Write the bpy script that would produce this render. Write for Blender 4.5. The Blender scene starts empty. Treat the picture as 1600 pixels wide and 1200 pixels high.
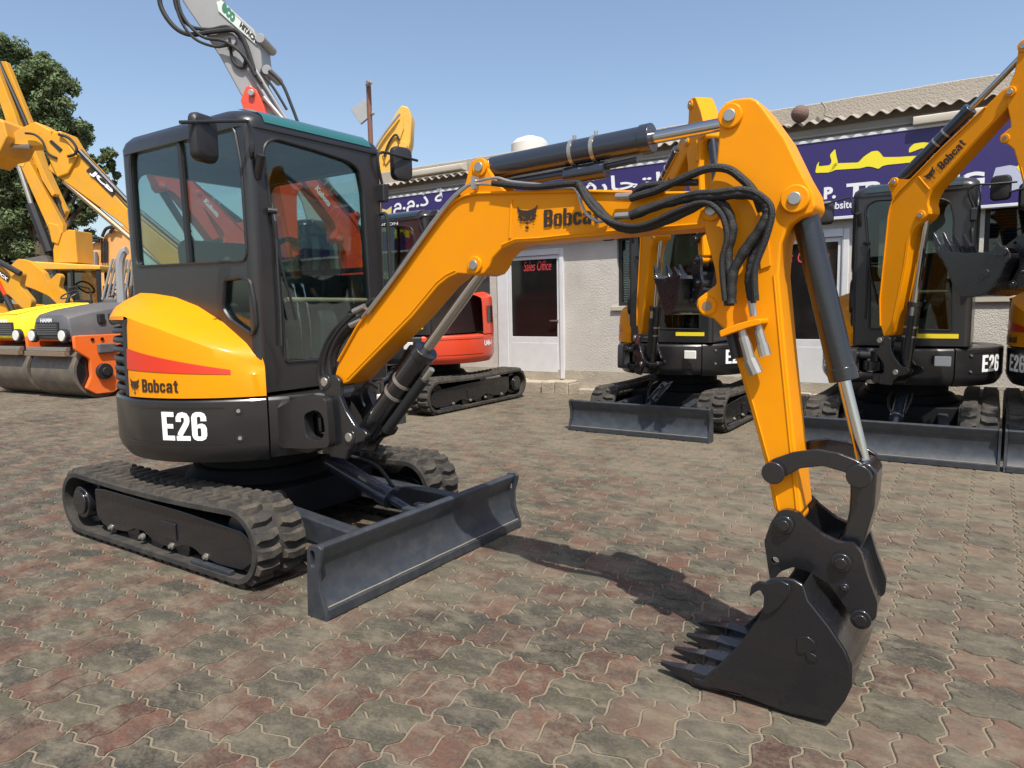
import bpy, bmesh, math, random
import numpy as np
from mathutils import Vector, Matrix
random.seed(7)
R=math.radians
scn=bpy.context.scene
col=scn.collection
# ---------------------------------------------------------------- camera
CAM=np.array([3.8329,-2.7876,1.3705]); FPX=1107.44; YAW=2.1665; PIT=-.1109; ROL=-.0189
_F=np.array([math.cos(PIT)*math.cos(YAW),math.cos(PIT)*math.sin(YAW),math.sin(PIT)])
_R=np.array([math.sin(YAW),-math.cos(YAW),0]); _U=np.cross(_R,_F)
_R,_U=_R*math.cos(ROL)+_U*math.sin(ROL),-_R*math.sin(ROL)+_U*math.cos(ROL)
cd=bpy.data.cameras.new('camera'); co=bpy.data.objects.new('camera',cd); col.objects.link(co)
cd.sensor_fit='HORIZONTAL'; cd.sensor_width=36; cd.lens=36*FPX/1600; cd.clip_start=.05; cd.clip_end=3000
m=Matrix.Identity(4)
for i in range(3):
    m[i][0]=_R[i]; m[i][1]=_U[i]; m[i][2]=-_F[i]; m[i][3]=CAM[i]
co.matrix_world=m; scn.camera=co
# ---------------------------------------------------------------- sky, sun, exposure
SUN=Vector((.43,-.40,1.0)).normalized()
w=bpy.data.worlds.new('World'); scn.world=w; w.use_nodes=True
nt=w.node_tree; nt.nodes.clear()
sk=nt.nodes.new('ShaderNodeTexSky'); sk.sky_type='NISHITA'; sk.sun_disc=False
sk.sun_elevation=math.asin(SUN.z); sk.sun_rotation=math.atan2(SUN.x,SUN.y)
sk.air_density=1.0; sk.dust_density=2.0; sk.ozone_density=.3; sk.altitude=10
bg=nt.nodes.new('ShaderNodeBackground'); bg.inputs[1].default_value=.142
wo=nt.nodes.new('ShaderNodeOutputWorld')
nt.links.new(sk.outputs[0],bg.inputs[0]); nt.links.new(bg.outputs[0],wo.inputs[0])
sl=bpy.data.lights.new('sun','SUN'); sl.energy=5.0; sl.angle=R(.53); sl.color=(1,.95,.87)
so=bpy.data.objects.new('sun',sl); col.objects.link(so); so.location=(10,-10,30)
so.rotation_euler=SUN.to_track_quat('Z','Y').to_euler()
scn.view_settings.view_transform='Standard'; scn.view_settings.look='None'
scn.view_settings.exposure=0.35; scn.view_settings.gamma=1
# ---------------------------------------------------------------- pixel helpers (photo 1600x1200)
def ray(x,y): return _F+_R*((x-800)/FPX)-_U*((y-600)/FPX)
def gp(x,y,z=0.): d=ray(x,y); return CAM+d*((z-CAM[2])/d[2])
def yp(x,y,Y): d=ray(x,y); return CAM+d*((Y-CAM[1])/d[1])
def xp(x,y,X): d=ray(x,y); return CAM+d*((X-CAM[0])/d[0])
def dp(x,y,D): d=ray(x,y); return CAM+d*D                # at depth D along the view axis
def cp(x,y,r):
    d=ray(x,y); a=d[0]**2+d[1]**2; b=CAM[0]*d[0]+CAM[1]*d[1]; c=CAM[0]**2+CAM[1]**2-r*r
    D=max(b*b-a*c,0); return CAM+d*((-b-math.sqrt(D))/a)
def xz(pts,Y): return [(yp(a,b,Y)[0],yp(a,b,Y)[2]) for a,b in pts]
def yz(pts,X): return [(xp(a,b,X)[1],xp(a,b,X)[2]) for a,b in pts]
# ---------------------------------------------------------------- materials
def new_mat(name):
    m=bpy.data.materials.new(name); m.use_nodes=True; t=m.node_tree
    return m,t,t.nodes['Principled BSDF']
def M(name,c,rough=.5,metal=0.,var=.12,vscale=3.,bump=0.,bscale=60.,coat=0.,dust=0.,dcol=(.30,.25,.18),dscale=5.,spec=.5):
    m,t,b=new_mat(name); N=t.nodes; L=t.links
    geo=N.new('ShaderNodeNewGeometry')
    n1=N.new('ShaderNodeTexNoise'); n1.inputs['Scale'].default_value=vscale; n1.inputs['Detail'].default_value=6
    L.new(geo.outputs['Position'],n1.inputs['Vector'])
    mx=N.new('ShaderNodeMix'); mx.data_type='RGBA'
    mx.inputs[6].default_value=(*[x*(1-var) for x in c],1); mx.inputs[7].default_value=(*[min(1,x*(1+var)) for x in c],1)
    L.new(n1.outputs[0],mx.inputs[0]); out=mx.outputs[2]
    if dust:
        n2=N.new('ShaderNodeTexNoise'); n2.inputs['Scale'].default_value=dscale; n2.inputs['Detail'].default_value=9; n2.inputs['Roughness'].default_value=.65
        L.new(geo.outputs['Position'],n2.inputs['Vector'])
        mr=N.new('ShaderNodeMapRange'); mr.inputs[1].default_value=.42; mr.inputs[2].default_value=.72; mr.inputs[4].default_value=dust
        L.new(n2.outputs[0],mr.inputs[0])
        m2=N.new('ShaderNodeMix'); m2.data_type='RGBA'; m2.inputs[7].default_value=(*dcol,1)
        L.new(mr.outputs[0],m2.inputs[0]); L.new(out,m2.inputs[6]); out=m2.outputs[2]
    L.new(out,b.inputs['Base Color'])
    b.inputs['Metallic'].default_value=metal; b.inputs['Coat Weight'].default_value=coat; b.inputs['Coat Roughness'].default_value=.12
    b.inputs['Specular IOR Level'].default_value=spec
    r2=N.new('ShaderNodeMapRange'); r2.inputs[3].default_value=max(.03,rough-.08); r2.inputs[4].default_value=min(1,rough+.1)
    n3=N.new('ShaderNodeTexNoise'); n3.inputs['Scale'].default_value=vscale*5; n3.inputs['Detail'].default_value=5
    L.new(geo.outputs['Position'],n3.inputs['Vector']); L.new(n3.outputs[0],r2.inputs[0]); L.new(r2.outputs[0],b.inputs['Roughness'])
    if bump:
        n4=N.new('ShaderNodeTexNoise'); n4.inputs['Scale'].default_value=bscale; n4.inputs['Detail'].default_value=4
        L.new(geo.outputs['Position'],n4.inputs['Vector'])
        bp=N.new('ShaderNodeBump'); bp.inputs['Strength'].default_value=bump; bp.inputs['Distance'].default_value=.01
        L.new(n4.outputs[0],bp.inputs['Height']); L.new(bp.outputs[0],b.inputs['Normal'])
    return m
def GLASS(name,tint,refl=.055):
    """thin pane: tinted see-through with a mirror reflection that grows towards grazing angles"""
    m=bpy.data.materials.new(name); m.use_nodes=True; t=m.node_tree; N=t.nodes; L=t.links; N.clear()
    o=N.new('ShaderNodeOutputMaterial'); mx=N.new('ShaderNodeMixShader'); tr=N.new('ShaderNodeBsdfTransparent'); gl=N.new('ShaderNodeBsdfGlossy'); lw=N.new('ShaderNodeLayerWeight'); lw.inputs[0].default_value=.5
    p=N.new('ShaderNodeMath'); p.operation='POWER'; p.inputs[1].default_value=4.5; q=N.new('ShaderNodeMath'); q.operation='MULTIPLY_ADD'; q.inputs[1].default_value=.85; q.inputs[2].default_value=refl; q.use_clamp=True
    tr.inputs[0].default_value=(*tint,1); gl.inputs['Roughness'].default_value=.02; gl.inputs[0].default_value=(.9,.95,.95,1)
    L.new(lw.outputs['Facing'],p.inputs[0]); L.new(p.outputs[0],q.inputs[0]); L.new(q.outputs[0],mx.inputs[0]); L.new(tr.outputs[0],mx.inputs[1]); L.new(gl.outputs[0],mx.inputs[2]); L.new(mx.outputs[0],o.inputs[0])
    return m
YEL0=M('yellow_paint',(.74,.262,.0),.46,coat=.06,spec=.16,var=.05,bump=.05,bscale=18,dust=.10,dcol=(.30,.16,.05),dscale=7)
YELW=M('worn_yellow_paint',(.62,.285,.004),.5,var=.15,dust=.22,dscale=4)
PALEY=M('pale_yellow_paint',(.66,.37,.04),.5,var=.12,dust=.25)
GREY=M('dark_grey_paint',(.0165,.0160,.0168),.34,coat=.3,var=.12,bump=.03,bscale=30,dust=.05,dcol=(.12,.10,.08))
BLK=M('black_paint',(.0095,.0100,.0122),.27,coat=.55,var=.15,bump=.08,bscale=50)
PLAS=M('black_plastic',(.016,.016,.018),.45,var=.15,bump=.08,bscale=120)
STEEL=M('slate_blue_steel_paint',(.027,.032,.040),.40,var=.2,vscale=5,bump=.06,bscale=40,dust=.12,dcol=(.2,.19,.17),dscale=14,coat=.1)
DST=M('bluish_black_cylinder_paint',(.022,.027,.038),.24,coat=.5,var=.12)
CHR=M('chrome',(.52,.51,.50),.14,metal=1,var=.03)
ZINC=M('zinc_plated_steel',(.42,.40,.36),.38,metal=.8,var=.2,vscale=20)
BRASS=M('rusty_steel',(.30,.22,.15),.55,metal=.6,var=.3,vscale=30)
HOSE=M('black_hose',(.010,.010,.010),.6,var=.3,bump=.5,bscale=220)
RUB=M('rubber_track',(.022,.0205,.019),.8,var=.25,vscale=8,bump=.3,bscale=90,dust=.6,dcol=(.09,.076,.056),dscale=9)
RUBL=M('rubber_lug',(.030,.027,.024),.85,var=.25,vscale=10,bump=.3,bscale=90,dust=.8,dcol=(.115,.096,.069),dscale=12)
INT=M('cab_interior_grey',(.045,.045,.045),.7,var=.2)
SEATM=M('seat_vinyl',(.016,.016,.017),.6,var=.2)
RED=M('red_decal',(.58,.028,.004),.35,var=.04,coat=.3)
INK=M('black_decal',(.03,.016,.008),.4,var=.05)
WHT=M('white_decal',(.80,.80,.80),.4,var=.04)
REDP=M('red_orange_paint',(.66,.062,.024),.36,coat=.3,var=.06)
ORG=M('orange_paint',(.80,.14,.015),.4,var=.08,dust=.2)
GRYM=M('mid_grey_paint',(.27,.275,.28),.45,var=.1,dust=.15)
DGRY=M('charcoal_plastic',(.085,.085,.09),.5,var=.12,dust=.25,dcol=(.2,.18,.15))
GL=GLASS('tinted_cab_glass',(.74,.825,.805),.06)
GL2=GLASS('dark_cab_glass',(.56,.63,.61),.05)
GLG=M('green_acrylic',(.022,.115,.112),.12,coat=.8,var=.05)
MATT=M('matt_black_paint',(.008,.008,.009),.7,var=.2,spec=.2)
GLD=GLASS('smoked_glass',(.40,.42,.42),.05)
SAND0=M('dusty_weld',(.20,.18,.14),.8,var=.3,vscale=30)
GLGD=M('smoked_acrylic',(.012,.022,.024),.15,coat=.8,var=.05)
TAN=M('tan_bar',(.50,.38,.25),.5,var=.1)
YSTK=M('yellow_sticker',(.80,.62,.02),.4,var=.03)
LENS=M('lamp_lens',(.72,.72,.68),.15,var=.04,coat=.5)
# ---------------------------------------------------------------- mesh builder
class MB:
    def __init__(s): s.v=[]; s.f=[]; s.hard=None
    def add(s,v,f):
        n=len(s.v); s.v+=[tuple(map(float,p)) for p in v]; s.f+=[tuple(i+n for i in q) for q in f]; return s
    def box(s,x0,x1,y0,y1,z0,z1):
        return s.add([(x,y,z) for z in (z0,z1) for y in (y0,y1) for x in (x0,x1)],[(0,2,3,1),(4,5,7,6),(0,1,5,4),(2,6,7,3),(0,4,6,2),(1,3,7,5)])
    def obox(s,p0,p1,wid,hei,up=(0,0,1)):
        p0=Vector(p0);p1=Vector(p1);d=(p1-p0).normalized();a=d.cross(Vector(up)).normalized();b=a.cross(d)
        return s.add([p+a*(i*wid/2)+b*(j*hei/2) for p in (p0,p1) for i,j in ((-1,-1),(1,-1),(1,1),(-1,1))],[(0,1,2,3),(7,6,5,4),(0,4,5,1),(1,5,6,2),(2,6,7,3),(3,7,4,0)])
    def prism(s,pts,a0,a1,ax='y'):
        n=len(pts)
        def P(u,v,a): return (u,a,v) if ax=='y' else ((a,u,v) if ax=='x' else (u,v,a))
        return s.add([P(u,v,a) for a in (a0,a1) for u,v in pts],[tuple(range(n)),tuple(range(2*n-1,n-1,-1))]+[(i,i+n,(i+1)%n+n,(i+1)%n) for i in range(n)])
    def plate(s,outer,holes,a0,a1,ax='y'):
        bm=bmesh.new(); ed=[]; loops=[outer]+holes; off=[]
        for lp in loops:
            vs=[bm.verts.new((u,v,0)) for u,v in lp]
            ed+=[bm.edges.new((vs[i],vs[(i+1)%len(vs)])) for i in range(len(vs))]
        bmesh.ops.triangle_fill(bm,use_beauty=True,use_dissolve=False,edges=ed)
        bm.verts.index_update()
        base=[(v.co.x,v.co.y) for v in bm.verts]; tri=[tuple(v.index for v in f.verts) for f in bm.faces]; bm.free()
        n=len(base)
        def P(u,v,a): return (u,a,v) if ax=='y' else ((a,u,v) if ax=='x' else (u,v,a))
        F=tri+[tuple(reversed([i+n for i in t])) for t in tri]; k=0
        for lp in loops:
            m=len(lp); F+=[(k+i,k+(i+1)%m,k+(i+1)%m+n,k+i+n) for i in range(m)]; k+=m
        return s.add([P(u,v,a) for a in (a0,a1) for u,v in base],F)
    def cyl(s,p0,p1,r,r1=None,n=16):
        p0=Vector(p0);p1=Vector(p1);d=(p1-p0).normalized();a=d.orthogonal().normalized();b=d.cross(a); r1=r if r1 is None else r1
        v=[p+(a*math.cos(2*math.pi*i/n)+b*math.sin(2*math.pi*i/n))*rr for p,rr in ((p0,r),(p1,r1)) for i in range(n)]
        return s.add(v,[tuple(range(n)),tuple(range(2*n-1,n-1,-1))]+[(i,i+n,(i+1)%n+n,(i+1)%n) for i in range(n)])
    def tube(s,pts,r,n=8,sub=5):
        P=[Vector(p) for p in pts]
        if len(P)>2 and sub>1:
            Q=[]
            for i in range(len(P)-1):
                a=P[max(i-1,0)];b=P[i];c=P[i+1];d=P[min(i+2,len(P)-1)]
                for k in range(sub):
                    t=k/sub; Q.append(.5*((2*b)+(c-a)*t+(2*a-5*b+4*c-d)*t*t+(3*b-a-3*c+d)*t**3))
            P=Q+[P[-1]]
        rr=r if callable(r) else (lambda t:r)
        v=[];a=None
        for i,p in enumerate(P):
            d=(P[min(i+1,len(P)-1)]-P[max(i-1,0)]).normalized()
            a=d.orthogonal().normalized() if a is None else (a-d*a.dot(d)).normalized()
            b=d.cross(a); q=rr(i/(len(P)-1))
            v+=[p+(a*math.cos(2*math.pi*k/n)+b*math.sin(2*math.pi*k/n))*q for k in range(n)]
        m=len(P)
        return s.add(v,[tuple(range(n)),tuple(range(m*n-1,(m-1)*n-1,-1))]+[(i*n+k,(i+1)*n+k,(i+1)*n+(k+1)%n,i*n+(k+1)%n) for i in range(m-1) for k in range(n)])
    def loft(s,rows,closed=False,caps=False):
        n=len(rows[0]); v=[p for r in rows for p in r]; m=len(rows)
        F=[(i*n+k,i*n+(k+1)%n,(i+1)*n+(k+1)%n,(i+1)*n+k) for i in range(m-1) for k in range(n if closed else n-1)]
        if caps: F+=[tuple(range(n)),tuple(range(m*n-1,(m-1)*n-1,-1))]
        return s.add(v,F)
    def sph(s,c,r,n=12,m=8,sc=(1,1,1)):
        rows=[[(c[0]+r*sc[0]*math.sin(math.pi*i/m)*math.cos(2*math.pi*k/n),c[1]+r*sc[1]*math.sin(math.pi*i/m)*math.sin(2*math.pi*k/n),c[2]+r*sc[2]*math.cos(math.pi*i/m)) for k in range(n)] for i in range(m+1)]
        return s.loft(rows,closed=True)
    def xf(s,fn):
        s.v=[tuple(fn(Vector(p))) for p in s.v]; return s
    def build(s,name,mat,parent=None,bevel=0,ang=32,seg=2,flat=False):
        me=bpy.data.meshes.new(name); me.from_pydata(s.v,[],s.f)
        bm=bmesh.new(); bm.from_mesh(me); bmesh.ops.remove_doubles(bm,verts=bm.verts,dist=1e-5); bmesh.ops.recalc_face_normals(bm,faces=bm.faces); bm.to_mesh(me); bm.free()
        if not flat:
            me.polygons.foreach_set('use_smooth',[True]*len(me.polygons)); me.set_sharp_from_angle(angle=R(ang))
        me.materials.append(mat)
        o=bpy.data.objects.new(name,me); col.objects.link(o)
        if parent: o.parent=parent
        if bevel:
            b=o.modifiers.new('bevel','BEVEL'); b.width=bevel; b.segments=seg; b.limit_method='ANGLE'; b.angle_limit=R(35); b.harden_normals=True
        return o
def tag(o,label,cat,group=None):
    o['label']=label; o['category']=cat
    if group: o['group']=group
    return o
def empty(name,loc=(0,0,0),rz=0):
    o=bpy.data.objects.new(name,None); col.objects.link(o); o.location=loc; o.rotation_euler=(0,0,rz); o.empty_display_size=.2
    return o
def struct(o): o['kind']='structure'; return o
_tc={}
def text_mesh(s,bold=.0,shear=0.):
    k=(s,bold,shear)
    if k in _tc: return _tc[k]
    c=bpy.data.curves.new('lettering','FONT'); c.body=s; c.offset=bold; c.shear=shear; c.resolution_u=3; c.fill_mode='FRONT'
    o=bpy.data.objects.new('lettering',c); col.objects.link(o)
    dg=bpy.context.evaluated_depsgraph_get(); me=o.evaluated_get(dg).to_mesh()
    V=[(v.co.x,v.co.y) for v in me.vertices]; F=[tuple(p.vertices) for p in me.polygons]
    o.evaluated_get(dg).to_mesh_clear(); bpy.data.objects.remove(o); bpy.data.curves.remove(c)
    x0=min(v[0] for v in V);x1=max(v[0] for v in V);y0=min(v[1] for v in V);y1=max(v[1] for v in V)
    r=([((x-x0)/(x1-x0),(y-y0)/(y1-y0)) for x,y in V],F); _tc[k]=r; return r
def text(s,fn,mat,parent,bold=.0,shear=0.,name='lettering',xfm=None):
    V,F=text_mesh(s,bold,shear); mb=MB(); mb.add([fn(u,v) for u,v in V],F)
    if xfm: mb.xf(xfm)
    return mb.build(name,mat,parent,flat=True)
def quad(O,U,V,n=(0,0,0)):
    O=np.array(O,float)+np.array(n,float);U=np.array(U,float);V=np.array(V,float)
    return lambda u,v:O+U*u+V*v
def rr(x0,x1,z0,z1,r,n=4):
    o=[]
    for cx,cz,a in ((x1-r,z1-r,0),(x0+r,z1-r,90),(x0+r,z0+r,180),(x1-r,z0+r,270)):
        o+=[(cx+r*math.cos(R(a+90*k/n)),cz+r*math.sin(R(a+90*k/n))) for k in range(n+1)]
    return o
def rpoly(pts,r,n=4):
    """round the corners of a polygon"""
    o=[];N=len(pts)
    for i in range(N):
        a=Vector(pts[i-1]);b=Vector(pts[i]);c=Vector(pts[(i+1)%N]); ra=r[i] if isinstance(r,(list,tuple)) else r
        d1=(a-b);d2=(c-b); k=min(ra,d1.length*.48,d2.length*.48); p=b+d1.normalized()*k; q=b+d2.normalized()*k
        if ra<=0: o.append(tuple(b)); continue
        for j in range(n+1):
            t=j/n; o.append(tuple(p*(1-t)**2+b*2*t*(1-t)+q*t*t))
    return o
# cat-head emblem outline parts in a unit box
CAT=[([(.0,1.),(.12,.86),(.30,.80),(.42,.79),(.5,.78),(.58,.79),(.70,.80),(.88,.86),(1.,1.),(.96,.78),(.88,.66),(.97,.52),(.86,.46),(.84,.36),(.72,.36),(.64,.30),(.60,.36),(.5,.34),(.40,.36),(.36,.30),(.28,.36),(.16,.36),(.14,.46),(.03,.52),(.12,.66),(.04,.78)],
      [[(.17,.61),(.38,.50),(.43,.43),(.30,.45)],[(.83,.61),(.70,.45),(.57,.43),(.62,.50)]]),
     ([(.40,.10),(.60,.10),(.56,.0),(.44,.0)],[]),([(.40,.28),(.60,.28),(.55,.19),(.45,.19)],[]),
     ([(.02,.34),(.22,.28),(.22,.25)],[]),([(.10,.18),(.26,.21),(.26,.18)],[]),([(.98,.34),(.78,.25),(.78,.28)],[]),([(.90,.18),(.74,.18),(.74,.21)],[])]
def emblem(fn,mat,parent,xfm=None):
    mb=MB()
    for lp,holes in CAT:
        m2=MB().plate(lp,holes,0,.001,'z'); n=len(m2.v)//2; mb.add([fn(p[0],p[1]) for p in m2.v[:n]],[f for f in m2.f if max(f)<n])
    if xfm: mb.xf(xfm)
    return mb.build('cat_emblem',mat,parent,flat=True)

# heavy condensed lettering: glyphs as outlines with holes in a box one unit high
def _strip(c,w):
    n=len(c); a=[];b=[]
    for i in range(n):
        p=Vector(c[max(i-1,0)]);q=Vector(c[i]);r=Vector(c[min(i+1,n-1)]); t=(r-p).normalized(); m=Vector((-t.y,t.x)); a.append(tuple(q+m*w));b.append(tuple(q-m*w))
    return a+b[::-1]
def _rr(x0,x1,y0,y1,r): return rr(x0,x1,y0,y1,r,3)
GLY={
'E':(.48,[([(0,0),(.48,0),(.48,.17),(.2,.17),(.2,.42),(.44,.42),(.44,.58),(.2,.58),(.2,.83),(.48,.83),(.48,1),(0,1)],[])]),
'2':(.5,[(_strip([(.10,.66),(.10,.80),(.15,.88),(.25,.905),(.35,.88),(.40,.80),(.40,.68),(.37,.59),(.24,.38),(.16,.26),(.13,.168)],.097),[]),([(0,0),(.5,0),(.5,.165),(0,.165)],[])]),
'6':(.5,[([(.5,.68),(.5,.82),(.45,.94),(.34,1),(.16,1),(.05,.94),(0,.82),(0,.18),(.05,.06),(.16,0),(.34,0),(.45,.06),(.5,.18),(.5,.44),(.45,.55),(.36,.60),(.26,.59),(.19,.55),(.19,.80),(.22,.84),(.28,.84),(.31,.80),(.31,.68)],[_rr(.19,.31,.15,.44,.04)])]),
'B':(.5,[([(0,0),(.34,0),(.46,.06),(.5,.15),(.5,.38),(.44,.5),(.5,.6),(.5,.84),(.45,.95),(.34,1),(0,1)],[[(.19,.15),(.31,.17),(.31,.41),(.19,.43)],[(.19,.58),(.31,.60),(.31,.83),(.19,.85)]])]),
'o':(.46,[(_rr(0,.46,0,.74,.14),[_rr(.17,.29,.13,.61,.05)])]),
'b':(.46,[([(0,0),(.32,0),(.43,.05),(.46,.15),(.46,.59),(.43,.69),(.32,.74),(.22,.72),(.18,.67),(.18,1),(0,1)],[_rr(.18,.29,.13,.60,.04)])]),
'c':(.46,[(_strip([(.37,.46),(.37,.55),(.33,.635),(.23,.655),(.13,.635),(.09,.55),(.09,.19),(.13,.105),(.23,.085),(.33,.105),(.37,.19),(.37,.29)],.085),[])]),
'a':(.46,[([(.28,0),(.46,0),(.46,.60),(.40,.70),(.30,.74),(.16,.74),(.05,.69),(.02,.60),(.02,.52),(.19,.52),(.20,.59),(.24,.61),(.28,.58),(.28,.47),(.12,.42),(.02,.36),(0,.26),(0,.12),(.04,.03),(.12,0),(.22,.02),(.28,.08)],[[(.18,.14),(.25,.13),(.272,.17),(.272,.36),(.2,.33),(.175,.28)]])]),
't':(.36,[([(.10,.12),(.14,.03),(.22,0),(.36,0),(.36,.13),(.29,.13),(.28,.17),(.28,.60),(.36,.60),(.36,.73),(.28,.73),(.28,.92),(.10,.92),(.10,.73),(.02,.73),(.02,.60),(.10,.60)],[])])}
_font_mesh=text_mesh
def text_mesh(s,bold=.0,shear=0.):
    if not all(ch in GLY for ch in s): return _font_mesh(s,bold,shear)
    k=(s,'block')
    if k in _tc: return _tc[k]
    mb=MB(); x=0
    for ch in s:
        w_,parts=GLY[ch]
        for out,holes in parts:
            m2=MB(); m2.plate([(x+u,v) for u,v in out],[[(x+u,v) for u,v in h] for h in holes],0,.001,'z')
            n=len(m2.v)//2; mb.add(m2.v[:n],[f for f in m2.f if max(f)<n])
        x+=w_+.06
    x-=.06
    _tc[k]=([(p[0]/x,p[1]) for p in mb.v],mb.f); return _tc[k]
# ---------------------------------------------------------------- compact excavator
YB=-.22                     # centre plane of boom, arm and bucket
YN=YB-.08                   # its near face
BOOM=xz([(522,590),(530,562),(560,508),(606,446),(652,384),(686,338),(700,322),(713,311),(727,304),(745,300),(896,296),(1040,299),(1100,298),(1124,308),(1130,325),(1124,342),(1108,353),(1095,357),(960,367),(880,374),(843,378),(805,380),(784,389),(770,403),(765,416),(757,427),(745,431),(730,429),(715,428),(700,435),(685,447),(645,495),(545,597),(533,602)],YN)
ARM=xz([(1124,184),(1132,160),(1148,154),(1172,152),(1182,156),(1193,168),(1226,214),(1254,272),(1270,300),(1274,322),(1268,334),(1250,340),(1232,352),(1221,380),(1217,430),(1228,552),(1241,685),(1253,800),(1240,812),(1220,808),(1209,795),(1194,720),(1171,636),(1155,580),(1134,518),(1114,498),(1095,492),(1087,479),(1089,467),(1102,457),(1119,444),(1116,420),(1103,372),(1098,345),(1106,300),(1118,265),(1122,220)],YN-.005)
def pin(px,py): p=yp(px,py,YN-.01); return Vector((p[0],YB,p[2]))
P_FOOT=pin(514,596); P_LOW=pin(552,682); P_LUG=pin(745,260); P_ARMTOP=pin(1141,181); P_RAM=pin(1243,311); P_LINK=pin(1213,735)
P_BKT=pin(1230,815); P_ROD=pin(1345,740); P_CPL=pin(1318,873); P_BCYL=pin(741,414); P_PIV=pin(1112,328); P_EYE=pin(1105,478)
SWING=Vector((.86,YB,0))
def rotxz(c,a):
    ca,sa=math.cos(a),math.sin(a)
    return lambda p:Vector((c[0]+(p[0]-c[0])*ca-(p[2]-c[2])*sa,p[1],c[2]+(p[0]-c[0])*sa+(p[2]-c[2])*ca))
def rotz(c,a):
    ca,sa=math.cos(a),math.sin(a)
    return lambda p:Vector((c[0]+(p[0]-c[0])*ca-(p[1]-c[1])*sa,c[1]+(p[0]-c[0])*sa+(p[1]-c[1])*ca,p[2]))
def pol(r,deg,z): return (r*math.cos(R(deg)),r*math.sin(R(deg)),z)
LUG=None
def lug_mesh():
    global LUG
    if LUG: return LUG
    a=[(-.024,.012),(.022,.012),(.040,.062),(.034,.140),(-.026,.140),(-.016,.066)]
    b=[(-.014,.020),(.014,.020),(.030,.064),(.024,.130),(-.016,.130),(-.006,.068)]
    mb=MB(); mb.add([(x,y,-.003) for x,y in a]+[(x,y,.024) for x,y in b],[tuple(range(6)),tuple(range(11,5,-1))]+[(i,i+6,(i+1)%6+6,(i+1)%6) for i in range(6)])
    o=mb.build('lug',RUBL); LUG=o.data; bpy.data.objects.remove(o); return LUG
XR,XF,ZC,RB=-.775,.785,.213,.19
def track_path(s):
    """point, tangent angle at arc length s on the track's outer face"""
    st=XF-XR; ar=math.pi*RB; s%=2*(st+ar)
    if s<st: return XR+s,ZC+RB,0.
    s-=st
    if s<ar: a=s/RB; return XF+RB*math.sin(a),ZC+RB*math.cos(a),-a
    s-=ar
    if s<st: return XF-s,ZC-RB,-math.pi
    s-=st; a=s/RB; return XR-RB*math.sin(a),ZC-RB*math.cos(a),-math.pi-a
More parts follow.
